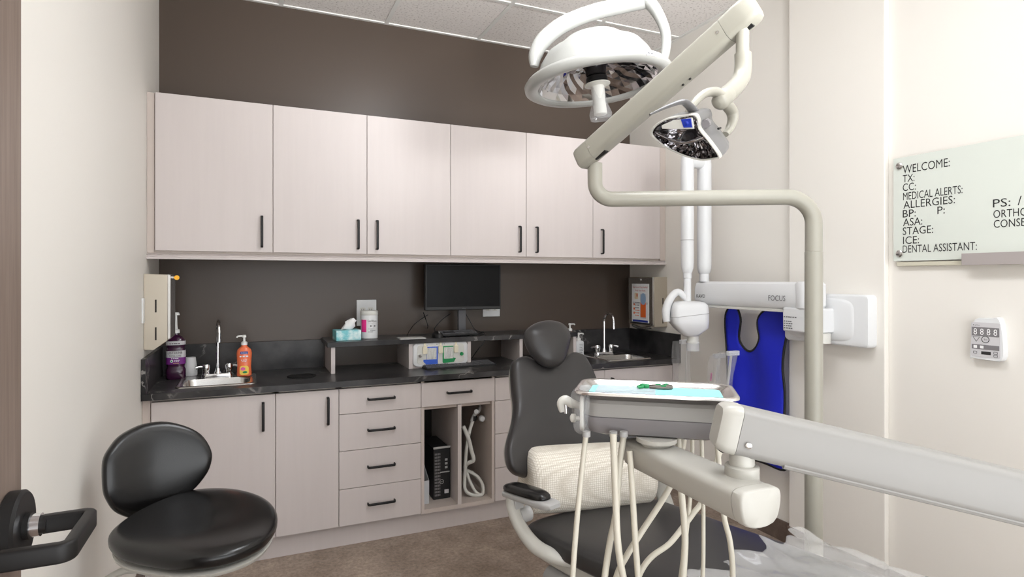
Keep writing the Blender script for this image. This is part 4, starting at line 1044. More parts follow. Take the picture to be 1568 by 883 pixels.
# armrests, one on each side
ctr2 = Vector((1.15, 1.83))
def side(P, s):
    if s < 0: return P
    d = Vector((P.x, P.y)) - ctr2; r2 = Vector((r8.x, r8.y)); k = d.dot(r2)
    return Vector((P.x - 2*k*r2.x, P.y - 2*k*r2.y, P.z))
for s in (-1, 1):
    P1, P2 = side(aD(779, 752, 2.03), s), side(aD(843, 772, 1.87), s)
    d = (P2-P1).normalized(); sd = d.cross(ZV).normalized(); up = sd.cross(d)
    arm = obj('armrest', tube(B(), [side(aD(*q), s) for q in ((900,862,1.93),(872,858,1.93),(845,850,1.93),(818,834,1.95),(797,806,1.98),(786,778,2.0),(785,757,2.01))], [.02,.026,.03,.03,.028,.028,.026], 16, 8, .75), M['equip'], chair)
    bm = B(); rings = []
    Ln = (P2-P1).length
    for k, (a, w_, h_) in enumerate(((-.01,.02,.006),(.0,.03,.011),(.08,.034,.012),(.2,.034,.012),(Ln+.012,.03,.011),(Ln+.022,.022,.006))):
        rings.append([P1 + d*a + sd*u + up*(v-.002 - .02*math.sin(math.pi*max(0, min(1, a/Ln)))*0) for u, v in rrect(w_, h_, h_*.8)])
    obj('armrest_plate', loft(bm, rings), M['grey'], arm)
    q_ = [(v_, u_) for u_, v_ in sup(.034, Ln*.5, 3.2, 36)]
    af_ = Fr((P1+P2)/2 - d*.012 + up*.012, d, sd, up)
    obj('armrest_pad', cushion(B(), q_, af_, .024, .004, lambda u, v: 0, 3, 8), M['leather'], arm, angle=180)
    bx_c = side(aD(788, 762, 2.01), s); fa = Fr(bx_c, d, sd, up)
    obj('armrest_block', prism(B(), rrect(.026, .02, .006), fa, -.03, .012), M['grey'], arm)
    kc = side(aD(803, 787, 2.02), s); ob_ = (sd if s < 0 else -sd)
    obj('armrest_knob', cyl(B(), kc - sd*.02, kc + sd*.03, .026, n=24), M['grey'], arm, bevel=.003)
# clear toe cover: a crinkled film over the foot end, its open edge slanting across the seat
def along(c_, y):
    for p, q in zip(c_, c_[1:]):
        if (p.y - y) * (q.y - y) <= 0 and p.y != q.y: return p + (q-p) * ((y-p.y)/(q.y-p.y))
    return c_[-1].copy() if abs(y - c_[-1].y) < abs(y - c_[0].y) else c_[0].copy()
def crink(a, b): return .011*abs(math.sin(a*9+b*5)) + .009*abs(math.sin(a*6-b*11+1)) + .002*math.sin(a*31+b*23)
bm = B(); g = []
NI, NJ = 46, 64
for i in range(NI + 1):
    row = []
    for j in range(NJ + 1):
        b = -.16 + 1.32 * j / NJ; bb = min(1, max(0, b))
        y_front = 1.25 + .09*bb + .022*math.sin(bb*21) + .016*math.sin(bb*47+1)
        y = y_front + (.70 - y_front) * i / NI
        l, r = along(Lc, y), along(Rc, y); e = (r-l).normalized()
        P = l + (r-l)*bb; over = max(0, -b, b-1)
        P += e * ((-1 if b < 0 else 1) * (.014 + .15*over) if over else 0)
        fold = .018*max(0, 1 - i/7)*abs(math.sin(bb*16+.6))*(1 if not over else .3)
        z = .572 + .011 + crink(y*2.2, b*1.9) + fold - over*.75*(r-l).length
        row.append(bm.verts.new((P.x, P.y, z)))
    g.append(row)
for i in range(NI):
    for j in range(NJ): bm.faces.new((g[i][j], g[i][j+1], g[i+1][j+1], g[i+1][j]))
M['cover'] = mat('crinkled_film', (235, 234, 232), .12, alpha=.22, spec=1)
o = obj('toe_cover', bm, M['cover'], chair, angle=50, label='crinkled clear plastic toe cover'); s = o.modifiers.new('thick', 'SOLIDIFY'); s.thickness = .0015

# bolster lying across the seat against the backrest
pa, pb = aD(803, 735, 2.13), aD(992, 722, 2.30)
ax_ = (pb-pa).normalized(); bu = (ax_.cross(ZV)).normalized(); bv = bu.cross(ax_)
Lb = (pb-pa).length; rings = []
for a, s in ((0, .55), (.003, .75), (.012, .92), (.03, 1.0), (.1, 1.02), (.25, 1.03), (.4, 1.02), (Lb-.03, 1.0), (Lb-.012, .92), (Lb-.003, .75), (Lb, .55)):
    rings.append([pa + ax_*a + bu*(u*s) + bv*(v*s) for u, v in sup(.098, .112, 2.7, 40)])
t = tag(obj('bolster_cushion', fan(B(), rings), M['cushion'], angle=60, loc=(pa+pb)/2), 'cream textured bolster cushion lying across the dental chair seat', 'cushion')
o = t

# ------------------------------------------------------------------ delivery unit
ZTR = 1.172
co = [aZ(880, 601, ZTR), aZ(1132, 608, ZTR), aZ(1110, 589, ZTR), aZ(900, 577, ZTR)]
tc_ = sum(co, Vector())/4
e1 = ((co[1]-co[0]) + (co[2]-co[3])).normalized(); e2 = ZV.cross(e1)
tw = ((co[1]-co[0]).dot(e1) + (co[2]-co[3]).dot(e1))/4 + .008; td = ((co[3]-co[0]).dot(e2) + (co[2]-co[1]).dot(e2))/4 + .004
trf = Fr((tc_.x, tc_.y, ZTR-.022), e1, e2, ZV)
du = thing('delivery_unit', 'grey dental delivery unit on a jointed arm holding the steel tray', 'dental delivery unit', (tc_.x, tc_.y, 1.05))
tr = thing('instrument_tray', 'stainless steel tray with turquoise liner on the delivery unit', 'tray', trf.p(0, 0, 0))
def tring(d, w_, r=.035): return [trf.p(u, v, w_) for u, v in rrect(tw-d, td-d, r, 6)]
obj('pan', loft(B(), [tring(.03, .0085, .02), tring(.024, .009, .025), tring(.011, .019), tring(.007, .022), tring(.001, .022), tring(-.001, .020), tring(-.001, .016), tring(.002, .0155), tring(.005, .018), tring(.010, .016), tring(.022, .004, .025), tring(.03, .0, .02)], True, True), M['traysteel'], tr, angle=60)
ln = thing('tray_liner', 'turquoise paper liner lying in the steel tray', 'paper liner', trf.p(0, 0, .0092))
obj('sheet', loft(B(), [[trf.p(u, v, w_) for u, v in rrect(tw-.026, td-.023, .012, 5)] for w_ in (.0092, .0115)]), M['teal'], ln)
pch = thing('sterile_wrap', 'pale clear wrap lying on the left half of the tray liner', 'wrap', trf.p(-.07, 0, .0117))
obj('sheet', loft(B(), [[trf.p(u-.06, v+.004, w_) for u, v in rrect(.062, td-.034, .004, 3)] for w_ in (.0117, .0126)]), M['pouch'], pch)
obj('seam', box(B(), (-.125, .0, .0126), (.0, .0012, .013), trf.mat() @ Matrix.Rotation(.16, 4, 'Z')), M['grey'], pch)
def clip(px, py, rot, Ln, kind, lab):
    P = aP(px, py, trf.p(0, 0, .013), ZV); fr = Fr(P, e1*math.cos(rot)+e2*math.sin(rot), -e1*math.sin(rot)+e2*math.cos(rot), ZV)
    t = thing('dental_clip' if kind == 'g' else 'dental_forceps', lab, 'dental instrument', P, group='small instruments on the tray')
    if kind == 'g':
        obj('body', tube(B(), [fr.p(-Ln, .004, .001), fr.p(-Ln*.4, .005, .003), fr.p(0, .002, .004), fr.p(Ln, 0, .002)], [.003, .0045, .0055, .006], 10, 5), M['green'], t)
        obj('prong', tube(B(), [fr.p(-Ln, -.006, .001), fr.p(-Ln*.3, -.005, .003), fr.p(0, 0, .004)], .003, 8, 5), M['green'], t)
    else:
        for s in (-1, 1): obj('blade', tube(B(), [fr.p(-Ln, s*.002, 0.001), fr.p(-Ln*.2, s*.006, .002), fr.p(Ln*.6, s*.005, .002), fr.p(Ln, s*.001, .002)], [.0016, .0028, .003, .0022], 8, 5), M['darksteel'], t)
        obj('grip', tube(B(), [fr.p(Ln*.0, 0, .004), fr.p(Ln*.45, 0, .005)], .003, 8, 2), M['green'], t, label='green grip')
clip(985, 593.5, .25, .012, 'g', 'small green clip lying alone on the tray liner')
clip(1004, 592, -.12, .024, 'f', 'steel and green forceps at the back of the instrument cluster')
clip(1012, 594.5, .05, .024, 'f', 'steel and green forceps at the front of the instrument cluster')
clip(1017, 592, .5, .018, 'f', 'short steel and green forceps crossing on top of the cluster')
# console under the tray
kt = aP(995, 617, trf.p(0, -td*.8, 0), e2)
cz1, czm, cz0 = 1.140, 1.122, 1.066
cz1 = H - 186/F*1.2; czm = H - 212/F*1.19; cz0 = H - 243/F*1.19
cfm = Fr((tc_.x, tc_.y, 0), e1, e2, ZV)
lx0 = cfm.uv(aP(893, 640, cfm.p(0, -td+.012), e2))[0]; lx1 = tw - .02
cm, ch = (lx0+lx1)/2, (lx1-lx0)/2
def cring(d, z, r=.03): return [cfm.p(cm+u, v, z) for u, v in rrect(ch-d, td-.012-d, r, 6)]
obj('console_top', loft(B(), [cring(0, czm), cring(0, cz1-.006), cring(.006, cz1)]), M['armgrey'], du)
obj('console_body', loft(B(), [cring(.022, cz0), cring(.008, cz0+.006), cring(.001, cz0+.022), cring(-.001, czm-.002), cring(.003, czm)]), M['dgrey'], du)
obj('tray_post', cyl(B(), trf.p(.1, 0, -.03), trf.p(.1, 0, -.001), .03, n=20), M['grey'], du)
obj('tray_post', cyl(B(), trf.p(-.1, 0, -.03), trf.p(-.1, 0, -.001), .03, n=20), M['grey'], du)
obj('tray_support', box(B(), (-tw*.8, -td*.7, -.012), (tw*.8, td*.7, -.0006), trf.mat()), M['grey'], du, bevel=.003)
# left end: bagged handle with a chrome grip
hp_ = cfm.p(lx0-.006, -td*.35, (cz1+cz0)/2)
ef = Fr(cfm.p(lx0, -td*.3, (cz0+cz1)/2+.006), e2, ZV, -e1)
obj('end_bag', cushion(B(), smooth2([(-.05,.03),(-.03,.045),(.02,.05),(.05,.03),(.05,-.02),(.02,-.045),(-.03,-.045),(-.05,-.02)], 4), ef, .03, .01, lambda u, v: .006*math.sin(60*u+40*v), 2.6, 6), M['glass'], du, angle=60, label='clear plastic bag over the console end')
obj('end_panel', prism(B(), rrect(.045, .036, .014), ef, 0, .008), M['offwhite'], du, bevel=.002)
obj('end_socket', prism(B(), [(u-.018, v-.012) for u, v in rrect(.006, .018, .004)], ef, .008, .011), M['gap'], du)
gp_ = [ef.p(0, .005, .01), ef.p(0, .012, .025), aP(876, 618, ef.p(0, 0, .04), FV), aP(866, 612, ef.p(0, 0, .045), FV), aP(859, 617, ef.p(0, 0, .05), FV), aP(861, 630, ef.p(0, 0, .052), FV)]
obj('grip_handle', tube(B(), gp_, [.007, .008, .0095, .01, .009, .006], 12, 6), M['offwhite'], du)
obj('grip_latch', tube(B(), [aP(866, 619, ef.p(0, 0, .045), FV), aP(867, 632, ef.p(0, 0, .05), FV)], .005, 10, 1), M['chrome'], du)
obj('knob', lathe(B(), [(.005, 0), (.005, .012), (.009, .014), (.009, .022), (.004, .025)], ef.p(-.02, -.014, .006), ef.N, 16), M['offwhite'], du)
# lower link arm
ka, kb = aD(983, 690, 1.235), aD(1150, 768, .955); zk = 1.038; ka.z = kb.z = zk
kd = (kb-ka).normalized(); ks = kd.cross(ZV).normalized()
KP = [(-.032,.028),(-.02,.0295),(0,.030),(.02,.0295),(.032,.028),(.039,.024),(.0415,.016),(.041,.004),(.038,-.010),(.034,-.020),(.026,-.027),(.013,-.031),(0,-.032),(-.013,-.031),(-.026,-.027),(-.034,-.020),(-.038,-.010),(-.041,.004),(-.0415,.016),(-.039,.024)]
def ksec(a, s): return [ka + kd*a + ks*u*s + ZV*v*s for u, v in KP]
Lk = (kb-ka).length
obj('link_arm', loft(B(), [ksec(-.03, .6), ksec(-.024, .85), ksec(-.01, 1), ksec(Lk, 1.0)]), M['equip'], du, angle=50)
obj('link_end_cap', loft(B(), [ksec(Lk+.0015, .985), ksec(Lk+.002, 1.02), ksec(Lk+.018, 1.02), ksec(Lk+.021, .99), ksec(Lk+.023, .93), ksec(Lk+.024, .4)]), M['equip'], du, angle=40)
obj('console_pivot', lathe(B(), [(.03, zk+.026), (.03, cz0-.008), (.04, cz0-.006), (.04, cz0+.002)], ((ka+kd*.05).x, (ka+kd*.05).y, 0), n=24), M['equip'], du)
hb = aD(1136, 720, 1.005)
zh0, zh1, zh2 = zk+.028, H-284/F*1.005, H-250/F*1.005
obj('hub', lathe(B(), [(.028, zh0-.004), (.028, zh1-.002), (.026, zh1), (.0205, zh1+.0005), (.0205, zh2+.02)], (hb.x, hb.y, 0), n=32), M['equip'], du)
# upper flex arm
pa, pb = aD(1118, 654, 1.01), aD(1568, 761, .97)
fd = (pb-pa).normalized(); fs = fd.cross(ZV).normalized(); fu = fs.cross(fd)
def fsec(a, s, hx=.030, hz=.0405, dz=0): return [pa + fd*a + fs*u*s + fu*(v*s+dz) for u, v in rrect(hx, hz, .014, 4)]
Lf = (pb-pa).length * 1.22
obj('flex_arm', loft(B(), [fsec(.009, 1), fsec(Lf, 1.0)]), M['armgrey'], du)
obj('flex_arm_head', loft(B(), [fsec(-.024, .8), fsec(-.018, .93), fsec(-.006, 1.02), fsec(.008, 1.02)]), M['equip'], du, angle=35)
obj('flex_arm_screw', lathe(B(), [(.0055, 0), (.0055, .002), (.0035, .003), (.0005, .003)], aP(1146, 682, pa + fs*.031, fs) - fs*0, fs if fs.dot(CAMP-pa) > 0 else -fs, 14), M['steel'], du)
sgn = 1 if fs.dot(CAMP-pa) > 0 else -1
obj('flex_arm_rail', tube(B(), [pa + fd*.09 + fs*.022*sgn - fu*.037, pa + fd*Lf + fs*.022*sgn - fu*.037], .006, 8, 1), M['armgrey'], du)
pe = pa + fd*(Lf+.02)
obj('arm_column', lathe(B(), [(.14, 0), (.14, .02), (.035, .03), (.035, pe.z-.06), (.05, pe.z-.05), (.05, pe.z+.05), (.04, pe.z+.06)], (pe.x, pe.y, 0), n=28), M['equip'], du)
# hoses hanging from the console; each goes down, round, and back up
def uz(px, py, t): return aD(px, py, t)
hs = [[(898,660,1.20),(891,720,1.19),(884,790,1.18),(877,883,1.17),(877,950,1.17),(930,1040,1.2),(1040,1040,1.2),(1118,960,1.2),(1122,883,1.2),(1118,830,1.2),(1108,786,1.22),(1100,700,1.25),(1097,672,1.25)],
      [(939,664,1.17),(941,720,1.16),(943,770,1.16),(946,830,1.15),(955,886,1.15),(975,960,1.15),(1020,980,1.16),(1044,930,1.17),(1046,883,1.17),(1049,830,1.18),(1047,790,1.19),(1043,750,1.2),(1040,700,1.24),(1038,668,1.25)],
      [(955,666,1.21),(948,720,1.2),(944,780,1.19),(934,830,1.18),(926,883,1.17),(922,930,1.17),(930,950,1.18),(944,883,1.19),(960,850,1.2),(985,810,1.22),(1010,772,1.25),(1027,742,1.27),(1042,700,1.3),(1048,668,1.3)],
      [(964,690,1.19),(967,730,1.18),(970,780,1.17),(973,830,1.16),(977,883,1.15),(980,930,1.15),(972,930,1.17),(976,890,1.2),(985,868,1.22),(1000,850,1.24),(1025,832,1.27),(1047,805,1.29),(1062,785,1.3),(1078,762,1.31),(1098,705,1.33),(1108,672,1.33)],
      [(1060,668,1.3),(1060,700,1.3),(1058,745,1.3),(1053,800,1.3),(1040,900,1.28),(1030,1000,1.25),(1060,1020,1.25),(1075,900,1.28),(1077,800,1.3),(1076,745,1.3),(1075,700,1.3),(1074,668,1.3)]]
rad = [.0055, .0068, .0065, .006, .0045]
for pts, r in zip(hs, rad):
    obj('hose', tube(B(), [uz(*q) for q in pts], r, 10, 6), M['hose'], du)
for px in (939, 898, 955): obj('hose_ferrule', cyl(B(), aD(px, 668, 1.18), aD(px, 660, 1.18), .008, n=14), M['grey'], du)
obj('black_cable', tube(B(), [aD(1095, 668, 1.12), aD(1098, 682, 1.12), aD(1108, 690, 1.12), aD(1116, 680, 1.1)], .004, 8, 6), M['black'], du)

# ------------------------------------------------------------------ light on the tall bent pole
lp = thing('dental_light', 'dental light on a tall bent beige pole beside the chair', 'dental light', (1.74, 1.42, 0))
PT = 2.0
base = aD(1246, 700, PT); base.z = 0
pr_ = .0285
zarm = H + 126/F*PT
lfp = aD(911, 303, 2.07); lfp.z = zarm
tp = aD(909, 250, 2.07)
path = fillet([Vector((base.x, base.y, H+42/F*PT)), Vector((base.x, base.y, zarm)), lfp, Vector((lfp.x, lfp.y, tp.z))], [.1, .15, .06, .1], 10)
obj('pole', lathe(B(), [(.13, 0), (.13, .012), (.04, .02), (.0285, .03), (.0285, H+41/F*PT), (.0265, H+42/F*PT)], base, n=32), M['pole'], lp)
obj('bent_arm', tube(B(), path, [.0275, .0272, .027, .0265, .026, .026], 24, 1), M['pole'], lp, angle=60)
A_, B_ = aD(898, 238, 2.06), aD(1146, 19, 1.63)
d = (B_-A_).normalized(); sd = d.cross(ZV).normalized(); up = sd.cross(d); LL = (B_-A_).length
def asec(a, sx_=1, sz=1, dz=0): return [A_ + d*a + sd*u*sx_ + up*(v*sz+dz) for u, v in rrect(.030, .038, .017, 5)]
obj('flex_arm', loft(B(), [asec(.035), asec(LL-.07)]), M['pole'], lp)
obj('flex_arm_end', loft(B(), [asec(-.035, .7, .7), asec(-.03, .9, .92), asec(-.02, 1, 1), asec(.034, 1.0, 1.0)]), M['pole'], lp, angle=35)
obj('flex_arm_end', loft(B(), [asec(LL-.069), asec(LL-.02, 1.02, 1.05), asec(LL+.012, 1, 1.0), asec(LL+.024, .8, .85), asec(LL+.028, .5, .6)]), M['pole'], lp, angle=35)
for a in (.03, LL-.055):
    obj('rubber_gaiter', loft(B(), [[A_ + d*(a+x) + sd*u + up*v for u, v in rrect(.02, .012, .008)] for x in (0, .05)]) if False else cyl(B(), A_ + d*a - up*.030, A_ + d*(a+.05) - up*.032, .011, .013, 18), M['black'], lp)
for a in (.04, LL-.085): obj('screw', cyl(B(), A_ + d*a - sd*.029, A_ + d*a + sd*.0315, .005, n=14), M['steel'], lp)
obj('screw', cyl(B(), A_ + d*(LL*.62) - up*.036, A_ + d*(LL*.62) - up*.041, .004, n=12), M['black'], lp)
obj('screw', cyl(B(), A_ + d*(LL*.66) - up*.036, A_ + d*(LL*.66) - up*.041, .004, n=12), M['black'], lp)
s0 = aD(1137, 42, 1.64); s1 = Vector((s0.x, s0.y, H + 340/F*1.62)); s1 = aD(1137, 86, 1.64)
obj('drop_stem', cyl(B(), s0, s1, .0175, n=24), M['pole'], lp)
el = [aD(1137.5, 82, 1.64), aD(1138, 102, 1.64), aD(1135, 120, 1.63), aD(1124, 135, 1.61), aD(1112, 146, 1.59)]
obj('elbow', tube(B(), el, [.0225, .023, .0235, .024, .024], 22, 6), M['pole'], lp)
sp = aD(1104, 152, 1.575)
k_ = obj('swivel', tube(B(), [aD(1114, 144, 1.59), aD(1108, 150, 1.58), aD(1101, 157, 1.57), aD(1098, 160, 1.565)], [.0245, .026, .022, .008], 22, 4), M['pole'], lp)
yk1 = [aD(1106, 150, 1.575), aD(1096, 141, 1.56), aD(1082, 142, 1.55), aD(1068, 152, 1.54), aD(1057, 166, 1.53), aD(1053, 176, 1.53)]
yk2 = [aD(1103, 155, 1.57), aD(1113, 161, 1.59), aD(1121, 172, 1.61), aD(1122, 184, 1.61), aD(1117, 198, 1.6), aD(1110, 206, 1.585)]
obj('yoke', tube(B(), yk1, [.018, .017, .0155, .014, .012], 14, 6, .7), M['pole'], lp); obj('yoke', tube(B(), yk2, [.02, .018, .016, .014, .011], 14, 6, .7), M['pole'], lp)
HN = (-RV*.58 - ZV*.42 - FV*.68).normalized()
HO = aD(1048, 212, 1.5)
hf = Fr(HO, RV.cross(HN).cross(HN)*-1 if False else (RV - HN*RV.dot(HN)), ZV - HN*ZV.dot(HN) - 0*RV, HN)
face = [(996,203),(1003,192),(1020,182),(1044,177.5),(1064,175.5),(1070,186),(1071,197),(1086,216),(1102,239),(1096,243),(1077,245.5),(1060,242.5),(1042,236.5),(1020,226),(1003,213)]
fo = smooth2([hf.px(x, y) for x, y in face], 4)
fcu, fcv = sum(a for a, _ in fo)/len(fo), sum(b for _, b in fo)/len(fo)
def hring(s, w_): return [hf.p(fcu+(u-fcu)*s, fcv+(v-fcv)*s, w_) for u, v in fo]
M['lampgrey'] = mat('lamp_grey', (112, 111, 111), .3)
obj('lamp_body', loft(B(), [hring(.985, -.004), hring(1.0, -.012), hring(.99, -.045), hring(.95, -.08), hring(.84, -.108), hring(.62, -.122), hring(.2, -.126)], False, True), M['lampgrey'], lp, angle=50)
obj('bezel', loft(B(), [hring(1.012, -.014), hring(1.018, -.004), hring(1.0, .003), hring(.955, .003), hring(.945, -.002)], False, False), M['equip'], lp, angle=50)
rings = []
for q, (s_, w_) in enumerate(((.95, -.001), (.93, -.012), (.85, -.03), (.7, -.047), (.5, -.058), (.28, -.063), (.08, -.064))):
    rr_ = hring(s_, w_); cc_ = hf.p(fcu, fcv, w_)
    rings.append([p + ((p-cc_).normalized()*random.uniform(-.002, .002) + HN*random.uniform(-.0022, .0022))*(1 if 0 < q < 6 else 0) for i, p in enumerate(rr_)])
rf = obj('reflector', loft(B(), rings, False, True), M['mirror'], lp, smooth=False)
Pc = [hf.p(*hf.px(1005, 205), -.004), hf.p(*hf.px(1045, 218), .004), hf.p(*hf.px(1078, 211), -.003)]
obj('divider_bar', tube(B(), Pc, [.003, .006, .01], 10, 6, .6), M['mirror'], lp)
obj('bulb_cover', lathe(B(), [(.018, -.04), (.018, -.012), (.012, -.004), (.002, -.002)], hf.p(*hf.px(1050, 213), 0), HN, 18), M['bulb'], lp)
strip = [hf.px(x, y, .004) for x, y in ((1013,192),(1030,184.5),(1060,180),(1063,197),(1040,197.5),(1014,197))]
obj('control_strip', prism(B(), strip, hf, .001, .0055), M['offwhite'], lp, bevel=.001)
bs = [hf.px(x, y, .006) for x, y in ((1042.5,182.5),(1058,181),(1060,195),(1047,195.5))]
bb = obj('touch_button', prism(B(), bs, hf, .005, .0075), M['bluebtn'], lp, bevel=.0008, label='blue touch button')
obj('button_dome', lathe(B(), [(.0055, 0), (.004, .002), (.001, .0028)], hf.p(*hf.px(1051, 188.5, .0075), .0075), HN, 16), M['bluebtn'], bb)
hd_ = [aD(995, 175.5, 1.47), aD(1020, 164, 1.475), aD(1044, 156, 1.48), aD(1053, 160, 1.49), aD(1064, 172, 1.505)]
obj('lamp_handle', tube(B(), hd_, [.005, .009, .012, .013, .014], 12, 6, .5), M['lampgrey'], lp)
sb = hf.p(*hf.px(1081, 187, -.03), -.03)
obj('side_disc', cyl(B(), aD(1080, 190, 1.478), aD(1083, 188, 1.50), .0105, n=20), M['dgrey'], lp)
obj('screw', cyl(B(), aD(1100, 197, 1.50), aD(1103, 196, 1.52), .003, n=10), M['black'], lp)

# ------------------------------------------------------------------ round surgical light hanging from the ceiling
LT = 2.3
LC = aD(914, 124, LT)
roll = R(6.5)
lu_ = RV*math.cos(roll) + ZV*math.sin(roll); ln_ = (ZV*math.cos(roll) - RV*math.sin(roll) + FV*.0).normalized()
lff = Fr(LC, lu_, FV, ln_)
sl = thing('surgical_light', 'large round white surgical light with mirrored bowl hanging from the ceiling', 'surgical light', LC)
RR = .262
def cring2(r, w_, n=48): return [lff.p(r*math.cos(2*math.pi*i/n), r*math.sin(2*math.pi*i/n), w_) for i in range(n)]
obj('rim', loft(B(), [cring2(RR-.03, -.012), cring2(RR-.02, -.02), cring2(RR+.005, -.022), cring2(RR+.02, -.012), cring2(RR+.022, .004), cring2(RR+.01, .018), cring2(RR-.02, .024), cring2(RR-.03, .02), cring2(RR-.03, -.012)], False, False), M['lampwhite'], sl, angle=60)
obj('dome', loft(B(), [cring2(RR-.022, .015), cring2(RR-.033, .04), cring2(RR-.05, .08), cring2(RR-.078, .118), cring2(RR-.085, .122), cring2(RR-.098, .122), cring2(.15, .126), cring2(.135, .145), cring2(.105, .168), cring2(.06, .183), cring2(.02, .188), cring2(.004, .189)], False, True), M['lampwhite'], sl, angle=30)
n = 44; random.seed(5)
rings = [[lff.p((r+random.uniform(-.003, .003)*(0 < q < 9))*math.cos(2*math.pi*i/n), (r+random.uniform(-.003, .003)*(0 < q < 9))*math.sin(2*math.pi*i/n), w_+random.uniform(-.0035, .0035)*(0 < q < 9)) for i in range(n)]
         for q, (r, w_) in enumerate(((RR-.031, -.006), (.215, .016), (.195, .034), (.175, .05), (.155, .063), (.135, .0735), (.115, .081), (.095, .088), (.075, .094), (.045, .098)))]
obj('mirrored_bowl', loft(B(), rings, False, True), M['mirror'], sl, smooth=False)
n = 48
obj('lamp_socket', lathe(B(), [(.055, .098), (.05, .06), (.042, .05), (.04, .02), (.022, .014)], LC, ln_, 24), M['bulb'], sl)
obj('black_collar', lathe(B(), [(.04, .014), (.042, .01), (.042, -.004), (.036, -.008)], LC, ln_, 28), M['black'], sl)
hh = obj('sterile_handle', lathe(B(), [(.018, -.008), (.05, -.012), (.05, -.016), (.026, -.022), (.024, -.08), (.026, -.13), (.02, -.134)], LC, ln_, 28), M['offwhite'], sl)
ge = LC - ln_*.09
obj('handle_sleeve', loft(B(), [[ge + lu_*u + FV*v - ln_*w_ for u, v in sup(a+.012*math.sin(w_*50), a*.8, 2.3, 24)] for a, w_ in ((.028,-.06),(.031,0),(.034,.04),(.04,.062))], False, False), M['film'], sl, label='clear plastic sleeve')
yp = [(818,102,2.28),(820,84,2.28),(832,62,2.28),(862,38,2.3),(905,20,2.33),(950,9,2.35),(990,0,2.36)]
obj('yoke', tube(B(), [aD(*q) for q in yp], [.016, .028, .032, .032, .031, .031, .033], 20, 8, .8), M['lampwhite'], sl)
yp = [(985,-4,2.36),(1000,10,2.35),(1013,32,2.33),(1020,55,2.32),(1019,80,2.31),(1012,104,2.3)]
obj('yoke', tube(B(), [aD(*q) for q in yp], [.034, .03, .026, .024, .022, .016], 20, 8, .8), M['lampwhite'], sl)
st = aD(990, -4, 2.36)
obj('ceiling_stem', lathe(B(), [(.036, st.z-.02), (.03, st.z+.06), (.026, st.z+.1), (.026, ZC-.06), (.08, ZC-.05), (.08, ZC-.0066)], (st.x, st.y, 0), n=28), M['offwhite'], sl)
lb = 2*math.pi*.87
stp = B(); vs = []
for w_ in (-.002, .0): pass
P = [lff.p((RR+.0225)*math.cos(a), (RR+.0225)*math.sin(a), 0) for a in (R(-62), R(-50))]
sf = Fr((P[0]+P[1])/2, P[1]-P[0], ln_)
obj('maker_plate', prism(B(), rrect(.028, .0085, .003), sf, -.004, .0012), M['silverlabel'], sl)
rule(sf, -.02, -.003, .03, .005, M['gtext'], sl, .0018)

# ------------------------------------------------------------------ stool
ST = 1.66
sc_ = aD(295, 805, ST)
stool = thing('assistant_stool', 'black padded stool with oval backrest by the left wall', 'stool', (sc_.x, sc_.y, 0))
sfm = Fr(sc_, RV, FV, ZV)
so = [sfm.px(x, y) for x, y in ((165,828),(180,808),(215,785),(255,767),(295,755),(330,752),(365,754),(400,764),(420,780),(425,800),(412,822),(390,838),(350,853),(305,861),(260,862),(215,855),(180,845))]
so = smooth2(so, 4)
def sbend(u, v): return .02*math.exp(-((u-.1)**2+(v+.06)**2)/.02)*0 + .10*max(0, u)**2*0 - .012*math.exp(-((u)**2+(v-.03)**2)/.012)
obj('seat', cushion(B(), so, sfm, .03, .045, sbend, 3, 14), M['leather'], stool, angle=180)
obj('seat_pan', cushion(B(), [(u*.95, v*.95) for u, v in so], Fr(sc_ - ZV*.038, RV, FV, ZV), .006, .022, None, 3.4, 6), M['equip'], stool, angle=60)
bn = (Vector((.36, -.9, .12))).normalized()
bc = aD(236, 718, 1.85)
bff = Fr(bc, ZV.cross(bn), ZV - bn*ZV.dot(bn), bn)
bo = [(247,645),(270,648),(292,656),(307,668),(317,687),(318,702),(312,722),(296,745),(278,760),(261,771),(240,781),(219,788),(203,791.5),(190,790),(172,781),(161,766),(155,750),(153.5,718),(156,700),(165,685),(178,670),(195,659),(219,649)]
bo = smooth2([bff.px(x, y) for x, y in bo], 3)
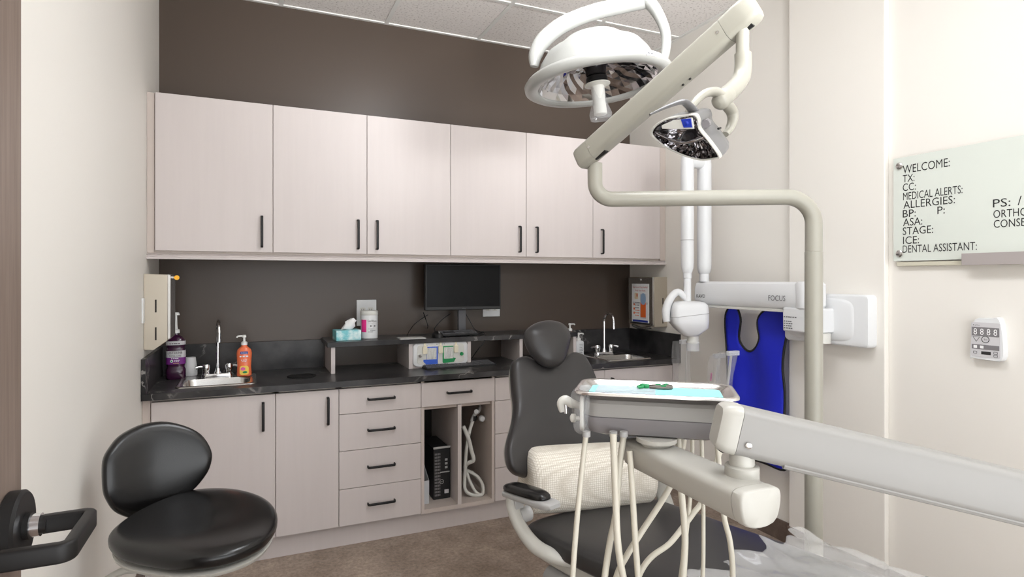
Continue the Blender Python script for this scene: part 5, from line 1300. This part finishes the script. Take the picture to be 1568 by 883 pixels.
obj('backrest', cushion(B(), bo, bff, .03, .04, lambda u, v: 1.3*u*u, 3.6, 12), M['leather'], stool, angle=180)
obj('backrest_shell', cushion(B(), [(u*.95, v*.95) for u, v in bo], Fr(bc - bn*.03, bff.U, bff.V, bn), .01, .03, lambda u, v: 1.3*u*u, 3.6, 6), M['equip'], stool, angle=60)
zp = sc_.z - .06
obj('gas_column', lathe(B(), [(.034, .11), (.034, .34), (.03, .345), (.014, .35), (.014, zp)], (sc_.x, sc_.y, 0), n=24), M['chrome'], stool)
bk = bc - bn*.06
post = Vector((bk.x, bk.y, 0)) 
obj('back_post', tube(B(), [(bk.x, bk.y, bc.z-.02), (bk.x, bk.y-.01, bc.z-.14), (bk.x+.02, bk.y-.03, zp-.03), (sc_.x-.02, sc_.y+.04, zp-.035)], .013, 12, 8, .8), M['equip'], stool)
p2 = aD(236, 870, 1.7); obj('tilt_cylinder', cyl(B(), (p2.x, p2.y, zp-.14), (p2.x, p2.y, zp+.02), .017, n=20), M['chrome'], stool)
obj('lever_bracket', tube(B(), [(p2.x+.06, p2.y, zp-.01), aD(222, 866, 1.7), aD(190, 873, 1.69), aD(160, 890, 1.68), aD(150, 910, 1.68)], [.018, .016, .015, .014, .012], 12, 6, .7), M['equip'], stool)
obj('seat_plate', box(B(), (sc_.x-.1, sc_.y-.08, zp-.016), (sc_.x+.08, sc_.y+.08, zp)), M['equip'], stool, bevel=.006)
for k in range(5):
    a = R(72*k+20); dx, dy = math.cos(a), math.sin(a)
    lg = obj('leg', tube(B(), [(sc_.x+dx*.02, sc_.y+dy*.02, .12), (sc_.x+dx*.12, sc_.y+dy*.12, .115), (sc_.x+dx*.25, sc_.y+dy*.25, .085)], [.026, .022, .016], 12, 5, .7), M['equip'], stool)
    cxk, cyk = sc_.x+dx*.25, sc_.y+dy*.25
    obj('caster', cyl(B(), (cxk-dy*.022, cyk+dx*.022, .028), (cxk+dy*.022, cyk-dx*.022, .028), .028, n=20), M['black'], lg, bevel=.004)
